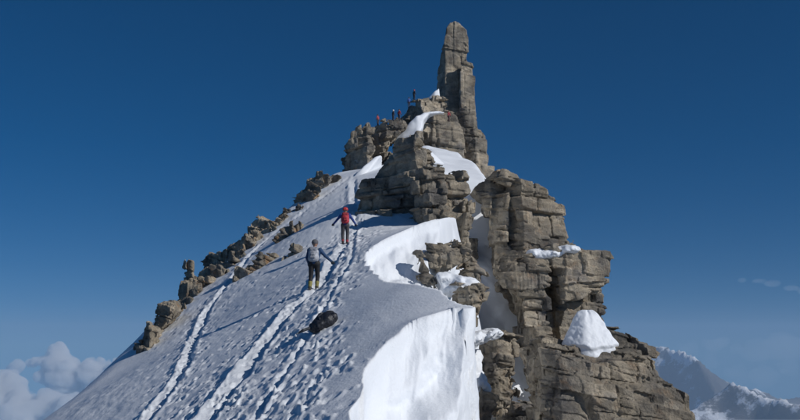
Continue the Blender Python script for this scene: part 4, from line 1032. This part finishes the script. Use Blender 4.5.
# ------------------------------------------------------------------ haze and clouds
def box(name, lo, hi):
    V = np.array([(x, y, z) for x in (lo[0], hi[0]) for y in (lo[1], hi[1]) for z in (lo[2], hi[2])], float)
    Fq = np.array([(0, 1, 3, 2), (4, 6, 7, 5), (0, 4, 5, 1), (2, 3, 7, 6), (0, 2, 6, 4), (1, 5, 7, 3)])
    return link(name, mesh_arrays(name, V, Fq, False))
def volume_mat(name, col, dens, aniso):
    m = bpy.data.materials.new(name); m.use_nodes = True; nt = m.node_tree; nt.nodes.clear()
    o = nt.nodes.new('ShaderNodeOutputMaterial'); v = nt.nodes.new('ShaderNodeVolumePrincipled')
    v.inputs['Color'].default_value = (*col, 1); v.inputs['Density'].default_value = dens; v.inputs['Anisotropy'].default_value = aniso
    nt.links.new(v.outputs[0], o.inputs['Volume']); return m
hz = box('haze', (-19400, -19400, -2650), (19400, 19400, 420))
hz.data.materials.append(volume_mat('haze_air', (0.52, 0.73, 1.0), 0.000048, 0.0)); tag(hz, kind='stuff')

def cloud(label, puffs, seed, h, dens, amp, scale, group=None, squash=1.0):
    pts = np.array([at(px, py, y) for px, py, y, r in puffs]); rs = np.array([r / F_PX * y for px, py, y, r in puffs])
    lo = (pts - rs[:, None]).min(0) - amp * 1.5 - 3 * h; hi = (pts + rs[:, None]).max(0) + amp * 1.5 + 3 * h
    n = np.ceil((hi - lo) / h).astype(int)
    x, y, z = np.meshgrid(*[lo[i] + np.arange(n[i]) * h for i in range(3)], indexing='ij')
    v = np.full(x.shape, 1e9, np.float32)
    for p, r in zip(pts, rs):
        d = np.sqrt((x - p[0]) ** 2 + (y - p[1]) ** 2 + ((z - p[2]) / squash) ** 2) - r
        k = r * 0.35; t = np.clip(0.5 + 0.5 * (v - d) / k, 0, 1); v = np.where(v > 1e8, d, v * (1 - t) + d * t - k * t * (1 - t))
    v = v + amp * (0.9 * fbm(x / scale, y / scale, z / scale, 5, seed, 0.55, ridged=True) - 0.2)
    V, Q = surface_nets(v, lo, h)
    c = (lo + hi) / 2
    o = link('cloud', mesh_arrays('cloud', V - c, Q), volume_mat('cloud_mist', (1.0, 1.0, 1.0), dens, 0.0)); o.location = c
    tag(o, label, 'cloud', group); return o
D = 24500
cloud('tall white cumulus towers beyond the foot of the snow slope', [(58, 352, D, 12), (52, 366, D, 15), (62, 375, D, 20), (36, 364, D, 8), (90, 372, D, 16), (98, 358, D, 7), (120, 372, D, 15), (140, 380, D, 18), (70, 395, D + 500, 20), (110, 395, D, 22)], 3, 55, 0.009, 290, 440)
cloud('low pale cloud bank at the bottom below the cumulus towers', [(10, 385, D - 2000, 18), (20, 400, D - 2500, 16), (-10, 395, D - 2000, 25), (48, 408, D - 2500, 20), (70, 418, D - 3000, 24), (15, 425, D - 3000, 25), (100, 425, D - 2500, 26), (-30, 410, D - 2500, 30), (130, 420, D - 2000, 25), (16, 372, D, 9)], 8, 60, 0.008, 290, 480)
cloud('faint mist bank behind the distant mountains', [(655, 352, D, 14), (685, 350, D, 18), (715, 345, D, 20), (750, 350, D, 20), (785, 345, D, 22), (825, 350, D, 24), (690, 366, D, 10), (712, 362, D, 12), (735, 372, D, 12), (760, 376, D, 12), (790, 368, D, 11), (820, 372, D, 14), (850, 376, D, 14)], 12, 90, 0.00022, 620, 900, squash=0.6)
cloud('thin wispy streak of cloud high above the distant mountains', [(742, 280, D, 7), (757, 281, D, 9), (772, 284, D, 11), (790, 288, D, 12), (810, 291, D, 13), (835, 293, D, 13)], 14, 60, 0.00045, 260, 420, squash=0.35)
print('done', round(time.time() - T0, 1))
